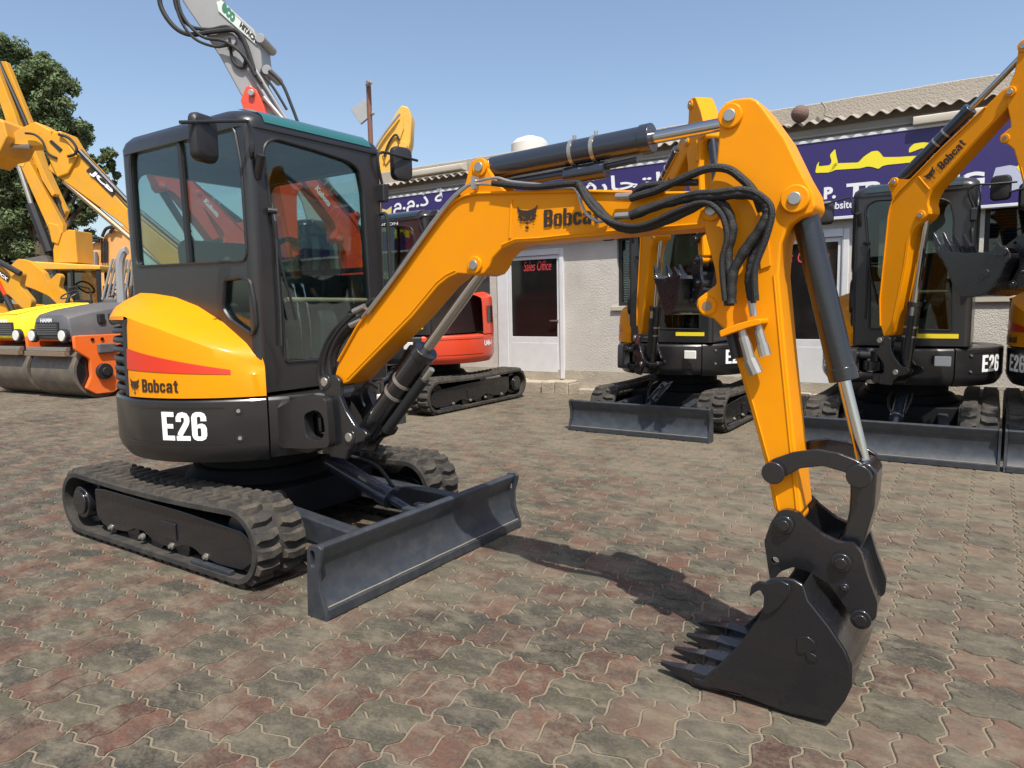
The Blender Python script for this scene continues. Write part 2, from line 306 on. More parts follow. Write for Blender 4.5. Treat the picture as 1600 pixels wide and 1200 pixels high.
def track(root,sy,detail):
    yo,yi=sy*.775,sy*.475
    mb=MB(); n=72; L=2*(XF-XR+math.pi*RB); rows=[]
    ss=[]
    for k in range(8): ss.append(k/8*(XF-XR))
    for k in range(16): ss.append(XF-XR+k/16*math.pi*RB)
    for k in range(8): ss.append(XF-XR+math.pi*RB+k/8*(XF-XR))
    for k in range(16): ss.append(2*(XF-XR)+math.pi*RB+k/16*math.pi*RB)
    for s in ss:
        x,z,a=track_path(s); nx,nz=-math.sin(a),math.cos(a)
        sag=-.018*math.sin(math.pi*min(1,max(0,(s)/(XF-XR)))) if s<XF-XR else 0
        z+=sag; e=.012
        rows.append([(x,yo,z-e*nz*0-.004*nz),(x+nx*0,yo*1.0-sy*.012,z),(x,yi+sy*.012,z),(x,yi,z-.004*nz),(x-nx*.03,yi,z-nz*.03),(x-nx*.03,yo,z-nz*.03)])
    rows.append(rows[0]); mb.loft(rows,closed=True)
    belt=mb.build('track_belt',RUB,root,ang=40)
    # drive teeth inside
    mb=MB(); nl=52
    for i in range(nl):
        x,z,a=track_path(i*L/nl); nx,nz=-math.sin(a),math.cos(a); yc=sy*.625
        c=Vector((x-nx*.04,yc,z-nz*.04)); t=Vector((math.cos(a),0,math.sin(a)))
        mb.obox(c-t*.016,c+t*.016,.06,.03,up=(nx,0,nz))
    mb.build('guide_teeth',RUB,belt)['kind']='stuff'
    lm=lug_mesh(); joined=MB()
    for i in range(nl):
        for side in (0,1):
            s=(i+(.5 if side else 0))*L/nl; x,z,a=track_path(s)
            if s<XF-XR: z-=.018*math.sin(math.pi*s/(XF-XR))
            M4=Matrix.Translation((x,sy*.625,z))@Matrix.Rotation(-a,4,'Y')@Matrix.Diagonal((1,-1 if side else 1,1,1))
            if detail:
                o=bpy.data.objects.new('lug',lm); col.objects.link(o); o.parent=belt; o.matrix_local=M4
            else:
                joined.add([M4@v.co for v in lm.vertices],[tuple(p.vertices) for p in lm.polygons])
    if not detail: joined.build('lug_rows',RUBL,belt)['kind']='stuff'
    fr=MB(); y1,y2=sy*.735,sy*.52
    fr.prism(rpoly([(-.63,.315),(-.52,.325),(.30,.312),(.82,.285),(.90,.23),(.90,.15),(.80,.085),(.60,.075),(.46,.095),(.38,.125),(.30,.125),(.22,.095),(.10,.085),(-.02,.10),(-.10,.135),(-.20,.135),(-.28,.10),(-.42,.09),(-.56,.10),(-.63,.15)],.02,2),y1,y2)
    f=fr.build('track_frame',BLK,root,bevel=.006)
    MB().box(.10,.24,min(y1,y1+sy*.008),max(y1,y1+sy*.008),.14,.235).build('cover_plate',BLK,f,bevel=.004)
    for x in (-.46,-.12,.18,.50):
        MB().cyl((x,y1-sy*.01,.10),(x,y1+sy*.018,.10),.011,n=6).cyl((x,y1-sy*.01,.10),(x,y1+sy*.004,.10),.019,n=12).build('bolt',ZINC,f)
    for x in (-.5,-.25,0,.25,.5):
        MB().cyl((x,sy*.54,.105),(x,sy*.715,.105),.066,n=18).build('bottom_roller',BLK,f)
    MB().box(.40,.74,min(y1,y1+sy*.03),max(y1,y1+sy*.03),.055,.075).build('guide_rail',STEEL,f,bevel=.003)
    mb=MB(); mb.cyl((XR,sy*.56,ZC),(XR,sy*.69,ZC),.145,n=20).cyl((XR,sy*.69,ZC),(XR,sy*.752,ZC),.105,.098,n=24).cyl((XR,sy*.75,ZC),(XR,sy*.765,ZC),.075,n=20)
    mb.build('drive_sprocket',BLK,root,bevel=.006)
    mb=MB(); mb.cyl((XF,sy*.56,ZC),(XF,sy*.70,ZC),.155,n=28).cyl((XF,sy*.70,ZC),(XF,sy*.725,ZC),.06,n=20); mb.build('idler_wheel',BLK,root,bevel=.006)
    MB().cyl((-.1,sy*.57,ZC+.11),(-.1,sy*.70,ZC+.11),.035,n=14).build('top_roller',BLK,root)
def link_cyl(root,a,b,r,body,rr_,matb,matr,names=('cylinder_body','cylinder_rod'),parent=None,collars=()):
    a=Vector(a);b=Vector(b);d=(b-a).normalized();e=a+d*body
    o=MB().cyl(a+d*.02,e,r,n=20).cyl(e-d*.03,e+d*.015,r*1.10,n=20).cyl(a-d.cross(Vector((0,0,1))).normalized()*.05,a+d.cross(Vector((0,0,1))).normalized()*.05,r*.8,n=14).build(names[0],matb,parent or root,bevel=.004)
    MB().cyl(e,b-d*.01,rr_,n=16).cyl(b-d.cross(Vector((0,0,1))).normalized()*.045,b+d.cross(Vector((0,0,1))).normalized()*.045,rr_*1.6,n=14).build(names[1],matr,o)
    for t in collars:
        p=a+d*body*t; MB().cyl(p-d*.008,p+d*.008,r*1.07,n=20).cyl(p+Vector((0,0,r*1.0)),p+Vector((0,0,r*1.35)),.008,n=8).build('clamp_band',ZINC,o)
    return o
def excavator(name,loc=(0,0,0),rz=0,swing=0,db=0,da=0,dk=0,detail=True,pal=None):
    root=empty(name,loc,rz); pal=pal or {}
    YEL=pal.get('boom',YEL0); SKM=pal.get('skirt',GREY); HDM=pal.get('hood',YEL0); brand=pal.get('brand','Bobcat'); model=pal.get('model','E26')
    for sy in (-1,1): track(root,sy,detail)
    # undercarriage
    MB().prism(rpoly([(-.55,-.48),(.55,-.48),(.55,.48),(-.55,.48)],.1,3),.17,.36,'z').cyl((0,0,.36),(0,0,.44),.46,.40,n=36).build('undercarriage_frame',MATT,root,bevel=.012)
    MB().cyl((0,0,.43),(0,0,.60),.36,n=40).build('slewing_ring',MATT,root,bevel=.006)
    # blade
    XB=1.463
    prof=[(XB,0.006),(XB+.002,.03),(XB-.03,.062),(XB-.062,.12),(XB-.072,.19),(XB-.060,.26),(XB-.030,.312),(XB-.028,.326),(XB-.05,.334),(XB-.085,.326),(XB-.10,.30),(XB-.105,.06),(XB-.04,.006)]
    bl=MB().prism(prof,-.765,.765).build('dozer_blade',STEEL,root,bevel=.005,ang=25)
    MB().box(XB-.028,XB+.007,-.768,.768,.004,.05).build('cutting_edge',STEEL,bl,bevel=.004)
    MB().tube([(XB-.012+.002*math.sin(k*2.1),-.76+k*.095,.053) for k in range(17)],.0035,6,1).build('weld_seam',SAND0,bl)
    for sy in (-1,1):
        a,b=(sy*.765,sy*.785); out=[(XB+.004,.0),(XB-.006,.05),(XB-.035,.13),(XB-.040,.22),(XB-.014,.30),(XB-.012,.325),(XB-.03,.338),(XB-.085,.333),(XB-.105,.31),(XB-.118,.10),(XB-.122,.0)]
        MB().plate(out,[rr(XB-.085,XB-.055,.235,.31,.012,3)],min(a,b),max(a,b)).build('end_plate',STEEL,bl,bevel=.003)
        MB().obox((.48,sy*.34,.245),(XB-.09,sy*.40,.20),.085,.13).build('push_arm',STEEL,root,bevel=.012)
    bc=MB().cyl((.62,.02,.47),(1.02,.02,.335),.052,n=20).cyl((1.02,.02,.335),(1.10,.02,.31),.058,n=20).cyl((1.1,.02,.31),(1.27,.02,.255),.024,n=14).build('blade_cylinder',DST,root,bevel=.004)
    MB().box(1.24,XB-.09,-.05,.0,.17,.30).box(1.24,XB-.09,.04,.09,.17,.30).build('cylinder_bracket',STEEL,root,bevel=.008)
    MB().tube([(.66,-.06,.50),(.85,-.07,.47),(1.0,-.05,.40),(1.06,-.02,.36)],.011).tube([(.66,.10,.50),(.9,.11,.46),(1.06,.08,.36)],.011).build('blade_hose',HOSE,root)
    # revolving frame and counterweight
    def ring(t0,t1,n,prof): return [[pol(r,t0+(t1-t0)*k/n,z) for r,z in prof] for k in range(n+1)]
    sk_prof=[(.60,.563),(.735,.563),(.772,.615),(.785,.655),(.785,.895),(.775,.910),(.60,.912)]
    skirt=MB().loft(ring(33,327,60,sk_prof),closed=True,caps=True).build('counterweight',SKM,root,bevel=.004,ang=24)
    frp=MB().loft(ring(-32.5,32.5,20,[(.60,.575),(.742,.575),(.766,.615),(.778,.655),(.778,.890),(.765,.908),(.60,.910)]),closed=True,caps=True).build('front_panel',GREY,root,bevel=.004,ang=24)
    MB().cyl((0,0,.575),(0,0,.908),.66,n=48).build('revolving_frame',BLK,root)
    for sgn in (-1,1):
        def em(u,v,t0=-74.2 if sgn<0 else 52.5,t1=-55.5 if sgn<0 else 71.2):
            return pol(.7885,t0+(t1-t0)*u,.693+.152*v) if not pal else pol(.7885,94+15*u if sgn>0 else -109+15*u,.765+.07*v)
        text(model,em,WHT,skirt,bold=.05)
        # recessed badge outline
        mb=MB(); t0,t1=(-96,-49) if sgn<0 else (46,93)
        for za,zb in ((.672,.677),(.862,.867)): mb.loft([[pol(.7875,t0+(t1-t0)*k/24,za),pol(.7875,t0+(t1-t0)*k/24,zb)] for k in range(25)])
        mb.build('badge_groove',BLK,skirt)
        for z in (.70,.845):
            a=-43.5*(-sgn) if False else 43.5*sgn
            p=Vector(pol(.785,a,z)); d=Vector(pol(1,a,0))
            MB().cyl(p-d*.01,p+d*.003,.022,n=20).build('bolt_recess',BLK,skirt)
            MB().cyl(p-d*.005,p+d*.010,.011,n=6).build('bolt',ZINC,skirt)
        mb=MB()
        for i,wd in enumerate((2.2,4.,5.2,5.6,5.2,4.,2.2)):
            z=.735+i*.019; c=23*sgn
            mb.loft([[pol(.7795,c-wd+2*wd*k/6,z),pol(.7795,c-wd+2*wd*k/6,z+.008)] for k in range(7)])
        mb.build('vent_slots',BLK,frp)
    MB().box(.765,.79,.27,.40,.76,.85).build('work_lamp',LENS,frp,bevel=.008)
    # hood
    zc={-33:1.075,-45:1.135,-60:1.215,-75:1.285,-90:1.335,-105:1.365,-120:1.385,-140:1.40,-160:1.40,-180:1.40,-200:1.40,-215:1.40,-246:1.38,-268:1.36}
    T={-33:(.625,-.43,1.14),-45:(.54,-.445,1.20),-60:(.345,-.445,1.31),-75:(.12,-.445,1.40),-90:(-.10,-.445,1.455),-105:(-.32,-.445,1.48),-120:(-.47,-.445,1.488),-140:(-.56,-.38,1.49),-160:(-.575,-.2,1.49),-180:(-.575,0,1.49),-200:(-.575,.2,1.49),-215:(-.57,.36,1.49),-246:(-.40,.50,1.46),-268:(-.10,.53,1.42)}
    ks=sorted(zc,reverse=True)
    def lerpd(D,t):
        for i in range(len(ks)-1):
            a,b=ks[i],ks[i+1]
            if b<=t<=a:
                u=(a-t)/(a-b); return np.array(D[a])*(1-u)+np.array(D[b])*u
    def hood_col(t,lowz=.917):
        z=float(lerpd(zc,t)); p=lerpd(T,t); c=np.array(pol(.766,t,z)); b=np.array(pol(.787,t,lowz)); q=np.array(pol(.785,t,1.035 if lowz<1 else lowz+.02))
        up=c*.55+p*.45+np.array([0,0,.012])
        return [tuple(b),tuple(q),tuple(np.array(pol(.774,t,z-.05 if z-.05>q[2] else (z+q[2])/2))),tuple(c),tuple(c*.88+p*.12+np.array([0,0,.009])),tuple(up),tuple(p),(p[0]*.97,p[1]*.97,float(p[2])-.05)]
    hood=MB().loft([hood_col(-33-60.0*k/30) for k in range(31)]).loft([hood_col(-93-(174 if pal else 122)*k/40,.917 if pal else 1.33) for k in range(41)])
    fr_=hood_col(-33); hood.add(fr_+[(.58,-.38,.92)],[tuple(range(len(fr_)))+(len(fr_),)])
    hood=hood.build('engine_hood',HDM,root,ang=28)
    if pal: MB().loft([[pol(.789,100+14*k/6,z) for z in (1.06,1.16,1.27)] for k in range(7)]).build('handle_recess',BLK,hood)
    gr=MB().loft([[pol(.745,-91-124*k/40,.917),pol(.735,-91-124*k/40,1.34)] for k in range(41)]).build('rear_grille',PLAS,root)
    for i in range(8):
        z=.935+i*.053; MB().loft(ring(-95,-214,40,[(.735,z),(.776,z+.002),(.780,z+.016),(.772,z+.034),(.735,z+.040)]),closed=True,caps=True).build('louver',PLAS,gr,bevel=.004)
    MB().loft(ring(-92.6,-95.8,3,[(.73,.92),(.788,.92),(.780,1.332),(.73,1.332)]),closed=True,caps=True).build('grille_frame',PLAS,gr,bevel=.004)
    def surf(px,py,r=.7885): return cp(px,py,r)
    mb=MB(); n=20; rows=[]
    for k in range(n+1):
        t=-93+ (47.5)*k/n; u=k/n
        z1=1.178*(1-u)+1.062*u; z0=1.065*(1-u)+1.038*u
        def hs(t,z):                       # hood side surface
            q=hood_col(max(-93,min(-33,t))); 
            zz=[p[2] for p in q[:4]]; rad=[math.hypot(p[0],p[1]) for p in q[:4]]
            return pol(float(np.interp(z,zz,rad))+.0035,t,z)
        rows.append([hs(t,z0),hs(t,z0*.66+z1*.34),hs(t,z0*.33+z1*.67),hs(t,z1)])
    mb.loft(rows)
    if not pal: mb.build('red_stripe',RED,hood)
    if not pal: text('Bobcat',lambda u,v:hs(-83.3+17.5*u,.948+.068*v),INK,hood,bold=.035)
    if not pal: emblem(lambda u,v:hs(-91.2+6.2*u,.935+.085*v),INK,hood)
    # ------------------------------------------------ cab
    X0,X1,Y0,Y1,ZB,ZT=-.58,.64,-.45,.53,.93,2.33
    side_out=[(X0+.05,ZB),(X1-.05,ZB),(X1-.05,ZT),(X0+.05,ZT)]
    win=rpoly(xz([(214,417),(387,408),(377,258),(366,200),(355,194),(215,224),(204,238),(203,260)],Y0),[.06,.06,.05,.05,.04,.05,.05,.03])
    swin=rpoly(xz([(352,436),(378,432),(391,440),(397,470),(400,512),(394,524),(360,500),(349,482)],Y0),[.02,.02,.02,.03,.02,.03,.03,.03])
    cab=MB().plate(side_out,[win,swin],Y0,Y0+.035)
    # near wall edges, rounded corner posts
    def post(cx,cy,ang0):
        rows=[]
        for z in (ZB,1.3,1.7,2.1,ZT):
            rows.append([(cx+.05*math.cos(R(ang0+90*k/6)),cy+.05*math.sin(R(ang0+90*k/6)),z) for k in range(7)]+[(cx,cy,z)])
        cab.loft(rows,closed=True,caps=True)
    post(X1-.05,Y0+.05,-90); post(X0+.05,Y0+.05,180); post(X1-.05,Y1-.05,0); post(X0+.05,Y1-.05,90)
    fwin=rpoly(yz([(446,566),(441,485),(431,380),(411,238),(415,224),(430,216),(490,233),(545,251),(561,264),(568,300),(578,464),(584,556)],X1),[.02,.05,.05,.03,.03,.04,.05,.05,.04,.03,.05,.03])
    cab.plate([(Y0+.05,ZB),(Y1-.05,ZB),(Y1-.05,ZT),(Y0+.05,ZT)],[fwin],X1-.04,X1,'x')
    lwin=rr(-.46,.53,1.58,2.24,.08); 
    cab.plate(side_out,[lwin],Y1-.035,Y1)
    rwin=rr(-.37,.45,1.56,2.22,.08)
    cab.plate([(Y0+.05,ZB),(Y1-.05,ZB),(Y1-.05,ZT),(Y0+.05,ZT)],[rwin],X0,X0+.035,'x')
    cab=cab.build('cab_frame',GREY,root,bevel=.004,ang=30)
    MB().box(X0+.04,X1-.05,Y0+.04,Y1-.04,.925,.95).build('cab_floor',INT,root)
    def layer(x0,x1,y0,y1,z,r): return [(x,y,z) for x,y in rr(x0,x1,y0,y1,r,6)]
    roof=MB().loft([layer(-.57,.62,-.44,.52,2.30,.07),layer(-.588,.648,-.458,.538,2.305,.08),layer(-.592,.652,-.462,.542,2.335,.09),layer(-.585,.635,-.455,.535,2.37,.11),layer(-.565,.585,-.43,.51,2.402,.13),layer(-.51,.50,-.37,.45,2.425,.16),layer(-.40,.36,-.26,.34,2.437,.18)],closed=True,caps=True).build('cab_roof',GREY,root,ang=60)
    sky_=MB(); prof=[(.6555,2.338),(.650,2.352),(.640,2.372),(.592,2.405),(.51,2.4285),(.44,2.4365)]
    sky_.loft([[(x,y,z) for x,z in prof] for y in (-.345,-.30,-.1,.1,.30,.42)]).build('roof_window',GLG if detail else GLGD,roof,ang=60)
    # panes
    GLX=GL if detail else GL2
    def pane(nm,pts,a,ax,mat=GLX): return MB().prism(pts,a-.002,a+.002,ax).build(nm,mat,cab,flat=True)
    pane('side_window_pane',win,Y0+.018,'y'); pane('quarter_window_pane',swin,Y0+.018,'y'); pane('windscreen',fwin,X1-.02,'x'); pane('door_window_pane',lwin,Y1-.018,'y'); pane('rear_window_pane',rwin,X0+.018,'x')
    # seals and mullions
    def seal(pts,a,ax,r=.008):
        f={'y':lambda u,v:(u,a,v),'x':lambda u,v:(a,u,v)}[ax]
        return MB().tube([f(u,v) for u,v in pts]+[f(*pts[0])],r,6,1).build('window_seal',PLAS,cab)
    seal(win,Y0-.001,'y'); seal(swin,Y0-.001,'y',.012); seal(fwin,X1+.001,'x'); seal(lwin,Y1+.001,'y')
    a=yp(277,206,Y0)[0]; b=yp(294,412,Y0)[0]
    MB().obox((a,Y0+.012,2.30),(b,Y0+.012,1.64),.028,.03,up=(0,1,0)).build('sliding_window_bar',PLAS,cab,bevel=.004)
    MB().box(X0+.05,X1-.05,Y1-.03,Y1+.006,1.60,1.63).build('door_rail',PLAS,cab)
    p=xp(447,468,X1-.03); q=xp(577,469,X1-.03)
    MB().cyl((X1-.035,p[1],p[2]),(X1-.035,q[1],q[2]),.013,n=10).build('guard_bar',TAN,cab)
    # wiper
    wp=[tuple(xp(*s,X1+.02)) for s in ((424,328),(430,360),(441,420),(455,470),(462,500))]
    MB().tube(wp,.007,6).cyl(xp(418,329,X1+.01),xp(432,330,X1+.03),.016,n=10).build('wiper',PLAS,cab)
    MB().tube([tuple(xp(*s,X1+.018)) for s in ((431,345),(434,420),(438,480),(440,540))],.008,6).build('wiper_blade',PLAS,cab)
    # mirrors
    def mirror(nm,rod,c,sz,face):
        o=MB().tube(rod,.009,8,3).build(nm+'_stay',PLAS,root)
        cx,cy,cz=c; rows=[]
        f=Vector(face).normalized(); s_=f.cross(Vector((0,0,1))).normalized()
        for d,k in ((-.02,.70),(-.015,.9),(.0,1.),(.022,1.),(.026,.95)):
            rows.append([Vector(c)+s_*(u*k)+Vector((0,0,v*k))+f*d for u,v in rr(-sz[0],sz[0],-sz[1],sz[1],.04)])
        MB().loft(rows,closed=True,caps=True).build(nm,PLAS,o,ang=40)
        return o
    yr=xp(281,191,X1+.05)[1]
    c1=xp(320,216,X1+.02)
    mirror('side_mirror',[(X1,Y0+.03,2.15),(X1+.05,Y0+.0,2.17),tuple(xp(394,215,X1+.05)),tuple(xp(388,193,X1+.05)),tuple(xp(378,189,X1+.05)),tuple(xp(281,191,X1+.05))],(c1[0],c1[1],c1[2]),(.078,.112),(-1,-.25,0))
    MB().cyl((X1-.01,Y0+.06,2.05),(X1+.05,Y0+.05,2.16),.022,n=12).build('mirror_bracket',PLAS,cab)
    pm=xp(628,256,X1+.02)
    mirror('side_mirror',[(X1+.01,Y1-.01,2.10),tuple(xp(590,250,X1+.03)),tuple(xp(597,238,X1+.03)),tuple(xp(620,243,X1+.05)),tuple(xp(652,251,X1+.05))],(pm[0],pm[1],pm[2]),(.075,.105),(-1,.25,0))
    MB().box(X1-.01,X1+.05,Y1-.05,Y1-.0,2.02,2.13).build('mirror_bracket',PLAS,cab,bevel=.01)
    MB().tube([(X1,Y1-.03,1.95),(X1+.05,Y1-.03,1.93),(X1+.05,Y1-.02,1.75),(X1+.05,Y1-.02,1.45),(X1,Y1-.03,1.42)],.012).build('grab_handle',PLAS,cab)
    # interior
    se=MB().prism(rpoly([(-.42,1.22),(.08,1.18),(.12,1.26),(.06,1.31),(-.26,1.33),(-.34,1.76),(-.40,1.83),(-.48,1.79)],.04),-.20,.28).build('operator_seat',SEATM,root,bevel=.03)
    MB().box(-.38,.08,-.12,.20,.95,1.2).build('seat_base',INT,se,bevel=.02)
    for y in (-.33,.36):
        cs=MB().prism(rpoly([(-.3,.95),(.28,.95),(.30,1.30),(.22,1.42),(-.3,1.36)],.04),y-.07,y+.07).build('control_console',INT,root,bevel=.02)
        MB().tube([(.22,y,1.40),(.24,y,1.50),(.25,y,1.60)],.010).sph((.25,y,1.63),.032,sc=(1,1,1.4)).build('joystick',SEATM,cs)
    for y in (.0,.07):
        MB().tube([(.42,y,.95),(.44,y,1.25),(.40,y,1.48),(.38,y,1.52)],.008).build('travel_lever',CHR,root)
    MB().box(.36,.56,-.05,.14,.95,1.0).build('pedal_plate',INT,root,bevel=.01)
    MB().box(X1-.03,X1+.004,.12,.44,1.0,1.04).build('warning_sticker',YSTK,cab) if not detail else None
    # ------------------------------------------------ swing bracket, boom, arm, bucket
    S=rotz(SWING,swing); rb=rotxz(P_FOOT,db); ra=rotxz(P_PIV,da)
    TB=lambda p:S(rb(p)); TA=lambda p:S(rb(ra(p))); rk=rotxz(P_BKT,dk); TK=lambda p:S(rb(ra(rk(p))))
    W=.115
    MB().prism(rpoly([(.60,.60),(.84,.60),(.915,.63),(.92,.70),(.85,.71),(.70,.71)],.03),YB-.10,YB+.10).prism(rpoly([(.60,.81),(.70,.81),(.86,.815),(.92,.825),(.915,.885),(.84,.90),(.60,.905)],.03),YB-.10,YB+.10).build('swing_bracket',GREY,root,bevel=.015)
    MB().plate(rpoly(xz([(428,640),(470,618),(508,622),(512,660),(514,700),(478,702),(436,700)],YB-.16),.03),[rpoly(xz([(474,648),(492,640),(504,648),(508,676),(500,690),(478,684)],YB-.16),.03)],YB-.16,YB-.10).build('bracket_cheek',GREY,root,bevel=.01)
    MB().cyl((.86,YB,.595),(.86,YB,.915),.045,n=18).build('swing_pin',ZINC,root)
    pts=rpoly(xz([(507,596),(512,586),(522,586),(530,594),(531,620),(540,643),(555,667),(568,672),(574,680),(568,690),(552,695),(543,706),(540,719),(514,714),(513,690),(521,683),(520,662),(508,641),(499,630),(508,615)],YB-W),.012,3)
    sp=MB().prism(pts,YB-W,YB-W+.03).prism(pts,YB+W-.03,YB+W).box(.94,1.02,YB-W+.02,YB+W-.02,.61,.70).box(.91,.98,YB-W+.02,YB+W-.02,.80,.90).cyl((.86,YB,.715),(.86,YB,.805),.075,n=20).box(.86,.98,YB-.06,YB+.06,.716,.804).xf(S).build('swing_post',BLK,root,bevel=.008)
    for P in (P_FOOT,P_LOW):
        MB().cyl(P+Vector((0,-W-.012,0)),P+Vector((0,W+.012,0)),.024,n=18).xf(S).build('pivot_pin',ZINC,sp,bevel=.004)
        MB().cyl(P+Vector((0,-W-.004,0)),P+Vector((0,-W+.01,0)),.04,n=20).xf(S).build('pin_boss',BLK,sp,bevel=.004)
    boom=MB().prism(BOOM,YN,YB+.08).xf(TB).build('boom',YEL,root,bevel=.008,ang=30,seg=3)
    MB().tube([Vector((x,YN-.0005,z+.016)) for x,z in BOOM[17:23]],.0035,6,1).xf(TB).build('weld_seam',YEL,boom)
    MB().tube([Vector((x-.012,YN-.0005,z+.016)) for x,z in BOOM[28:33]],.0035,6,1).xf(TB).build('weld_seam',YEL,boom)
    # top flange lips and stiffener
    mb=MB(); off=.006
    top=[Vector((x,0,z)) for x,z in BOOM[1:12]]
    for yy in (YN-off,YB+.08+off):
        mb.tube([Vector((p.x,yy,p.z-.006)) for p in top],.007,6,1)
    mb.xf(TB).build('top_flange',YEL,boom)
    a=yp(800,312,YN);b=yp(797,372,YN)
    MB().cyl((a[0],YN-.001,a[2]),(b[0],YN-.001,b[2]),.006,n=8).xf(TB).build('weld_seam',YEL,boom)
    lug=xz([(718,306),(728,285),(733,262),(738,251),(748,247),(757,252),(763,266),(778,290),(790,300),(760,312)],YB-.065)
    lg=MB().prism(rpoly(lug,.01,3),YB-.065,YB-.04).prism(rpoly(lug,.01,3),YB+.04,YB+.065).xf(TB).build('cylinder_lug',YEL,boom,bevel=.004)
    for P,w_,nm in ((P_LUG,.075,'pivot_pin'),(P_BCYL,.094,'pivot_pin'),(P_PIV,.10,'pivot_pin')):
        MB().cyl(P+Vector((0,-w_-.008,0)),P+Vector((0,w_+.008,0)),.021,n=18).xf(TB).build(nm,ZINC,boom,bevel=.003)
        MB().cyl(P+Vector((0,-w_,0)),P+Vector((0,w_,0)),.038,n=22).xf(TB).build('pin_boss',YEL,boom,bevel=.005)
    O=yp(850,355,YN-.003);U=yp(937,349,YN-.003)-O;V=yp(850,328,YN-.003)-O
    text(brand,quad(O,U,V,(0,-.0015,0)),pal.get('ink',INK),boom,bold=.038,xfm=TB)
    O2=O+U; text(brand,lambda u,v:np.array([(O2-U*u+V*v)[0],YB+.0835,(O2-U*u+V*v)[2]]),pal.get('ink',INK),boom,bold=.038,xfm=TB)
    O=yp(808,359,YN-.003);U=yp(840,357,YN-.003)-O;V=yp(808,322,YN-.003)-O
    if not pal: emblem(quad(O,U,V,(0,-.0015,0)),INK,boom,xfm=TB)
    arm=MB().prism(ARM,YN-.005,YB+.085).xf(TA).build('dipper_arm',YEL,root,bevel=.009,ang=30,seg=3)
    for P,w_,r_ in ((P_ARMTOP,.098,.042),(P_RAM,.105,.046),(P_LINK,.09,.03),(P_BKT,.09,.034)):
        MB().cyl(P+Vector((0,-w_,0)),P+Vector((0,w_,0)),r_,n=24).xf(TA).build('pin_boss',YEL,arm,bevel=.006)
        MB().cyl(P+Vector((0,-w_-.008,0)),P+Vector((0,w_+.008,0)),.021,n=18).xf(TA).build('pivot_pin',ZINC,arm,bevel=.003)
    MB().cyl(P_EYE+Vector((0,-.093,0)),P_EYE+Vector((0,.093,0)),.034,n=24).xf(TA).build('eye_boss',YEL,arm,bevel=.006)
    MB().cyl(P_EYE+Vector((0,-.0945,0)),P_EYE+Vector((0,.0945,0)),.017,n=18).xf(TA).build('eye_bore',BRASS,arm)
    MB().tube([Vector((x+.016,YN-.0055,z)) for x,z in ARM[20:24]],.0035,6,1).xf(TA).build('weld_seam',YEL,arm)
    MB().tube([Vector((x-.016,YN-.0055,z)) for x,z in ARM[14:18]],.0035,6,1).xf(TA).build('weld_seam',YEL,arm)
    sg=xz([(1196,330),(1203,415),(1187,421),(1183,330)],YN-.02)
    MB().prism(sg,YN-.012,YN-.004).xf(TA).build('stiffener_plate',YEL,arm,bevel=.002)
    # rams
    a,b=TB(P_LUG),TA(P_ARMTOP); L=(b-a).length
    ac=link_cyl(root,a,b,.050,min(.74,L-.12),.024,DST,CHR,('arm_cylinder','arm_cylinder_rod'),collars=(.57,.70))
    d=(b-a).normalized(); up=Vector((0,0,-1)); up=(up-d*up.dot(d)).normalized()
    MB().cyl(a+d*.10+up*.075,a+d*.52+up*.075,.018,n=12).cyl(a+d*.38+up*.085,a+d*.56+up*.085,.034,n=14).cyl(a+d*.56+up*.075,a+d*.69+up*.07,.012,n=10).build('ram_pipe',DST,ac)
    a,b=S(P_LOW),TB(P_BCYL); 
    bc=link_cyl(root,a,b,.056,min(.60,(b-a).length-.1),.026,BLK,CHR,('boom_cylinder','boom_cylinder_rod'),collars=(.52,.66))
    d=(b-a).normalized(); sd=Vector((0,1,0)); n_=d.cross(sd).normalized()*(-1)
    MB().cyl(a+d*.12+n_*.085,a+d*.50+n_*.085,.026,n=12).build('feed_pipe',HOSE,bc)
    MB().cyl(a+d*.50+n_*.085,a+d*.57+n_*.085,.016,n=10).build('pipe_fitting',ZINC,bc)
    if detail: MB().cyl(a+d*.28-n_*.09+sd*.10,a+d*.50-n_*.10+sd*.10,.045,n=14).tube([a-n_*.05+sd*.1,a+d*.15-n_*.10+sd*.12,a+d*.3-n_*.09+sd*.1],.012).tube([a+d*.1-n_*.1,a+d*.13-n_*.16,a+d*.2-n_*.17,a+d*.24-n_*.1],.006).build('hose_sleeve',HOSE,bc)
    a,b=TA(P_RAM),TA(P_ROD)
    bu=link_cyl(root,a,b,.043,.60,.021,BLK,CHR,('bucket_cylinder','bucket_cylinder_rod'))
    # linkage
    lk=rpoly(xz([(1200,722),(1208,717),(1240,706),(1275,702),(1310,708),(1340,720),(1356,730),(1360,742),(1352,754),(1338,753),(1320,738),(1285,728),(1250,732),(1225,746),(1210,749),(1198,740)],YB-.115),.008,3)
    for s0,s1 in ((-.118,-.100),(.100,.118)): MB().prism(lk,YB+s0,YB+s1).xf(TA).build('curved_link',BLK,root,bevel=.004)
    for P in (P_LINK,P_ROD):
        MB().cyl(P+Vector((0,-.135,0)),P+Vector((0,.135,0)),.024,n=18).cyl(P+Vector((0,-.140,0)),P+Vector((0,-.115,0)),.038,n=20).xf(TA).build('link_pin',BLK,arm,bevel=.004)
    bl_=rpoly(xz([(1328,735),(1340,722),(1360,722),(1372,735),(1368,790),(1352,845),(1338,868),(1318,888),(1300,872),(1302,850),(1318,835),(1328,800),(1330,765)],YB-.05),.012,3)
    if detail: MB().prism(bl_,YB-.075,YB+.075).xf(TA).build('bucket_link',BLK,root,bevel=.012)
    else: MB().obox(TA(P_ROD),TK(P_CPL),.13,.07,up=tuple(S(Vector((SWING.x,SWING.y+1,0)))-S(SWING))).build('bucket_link',BLK,root,bevel=.012)
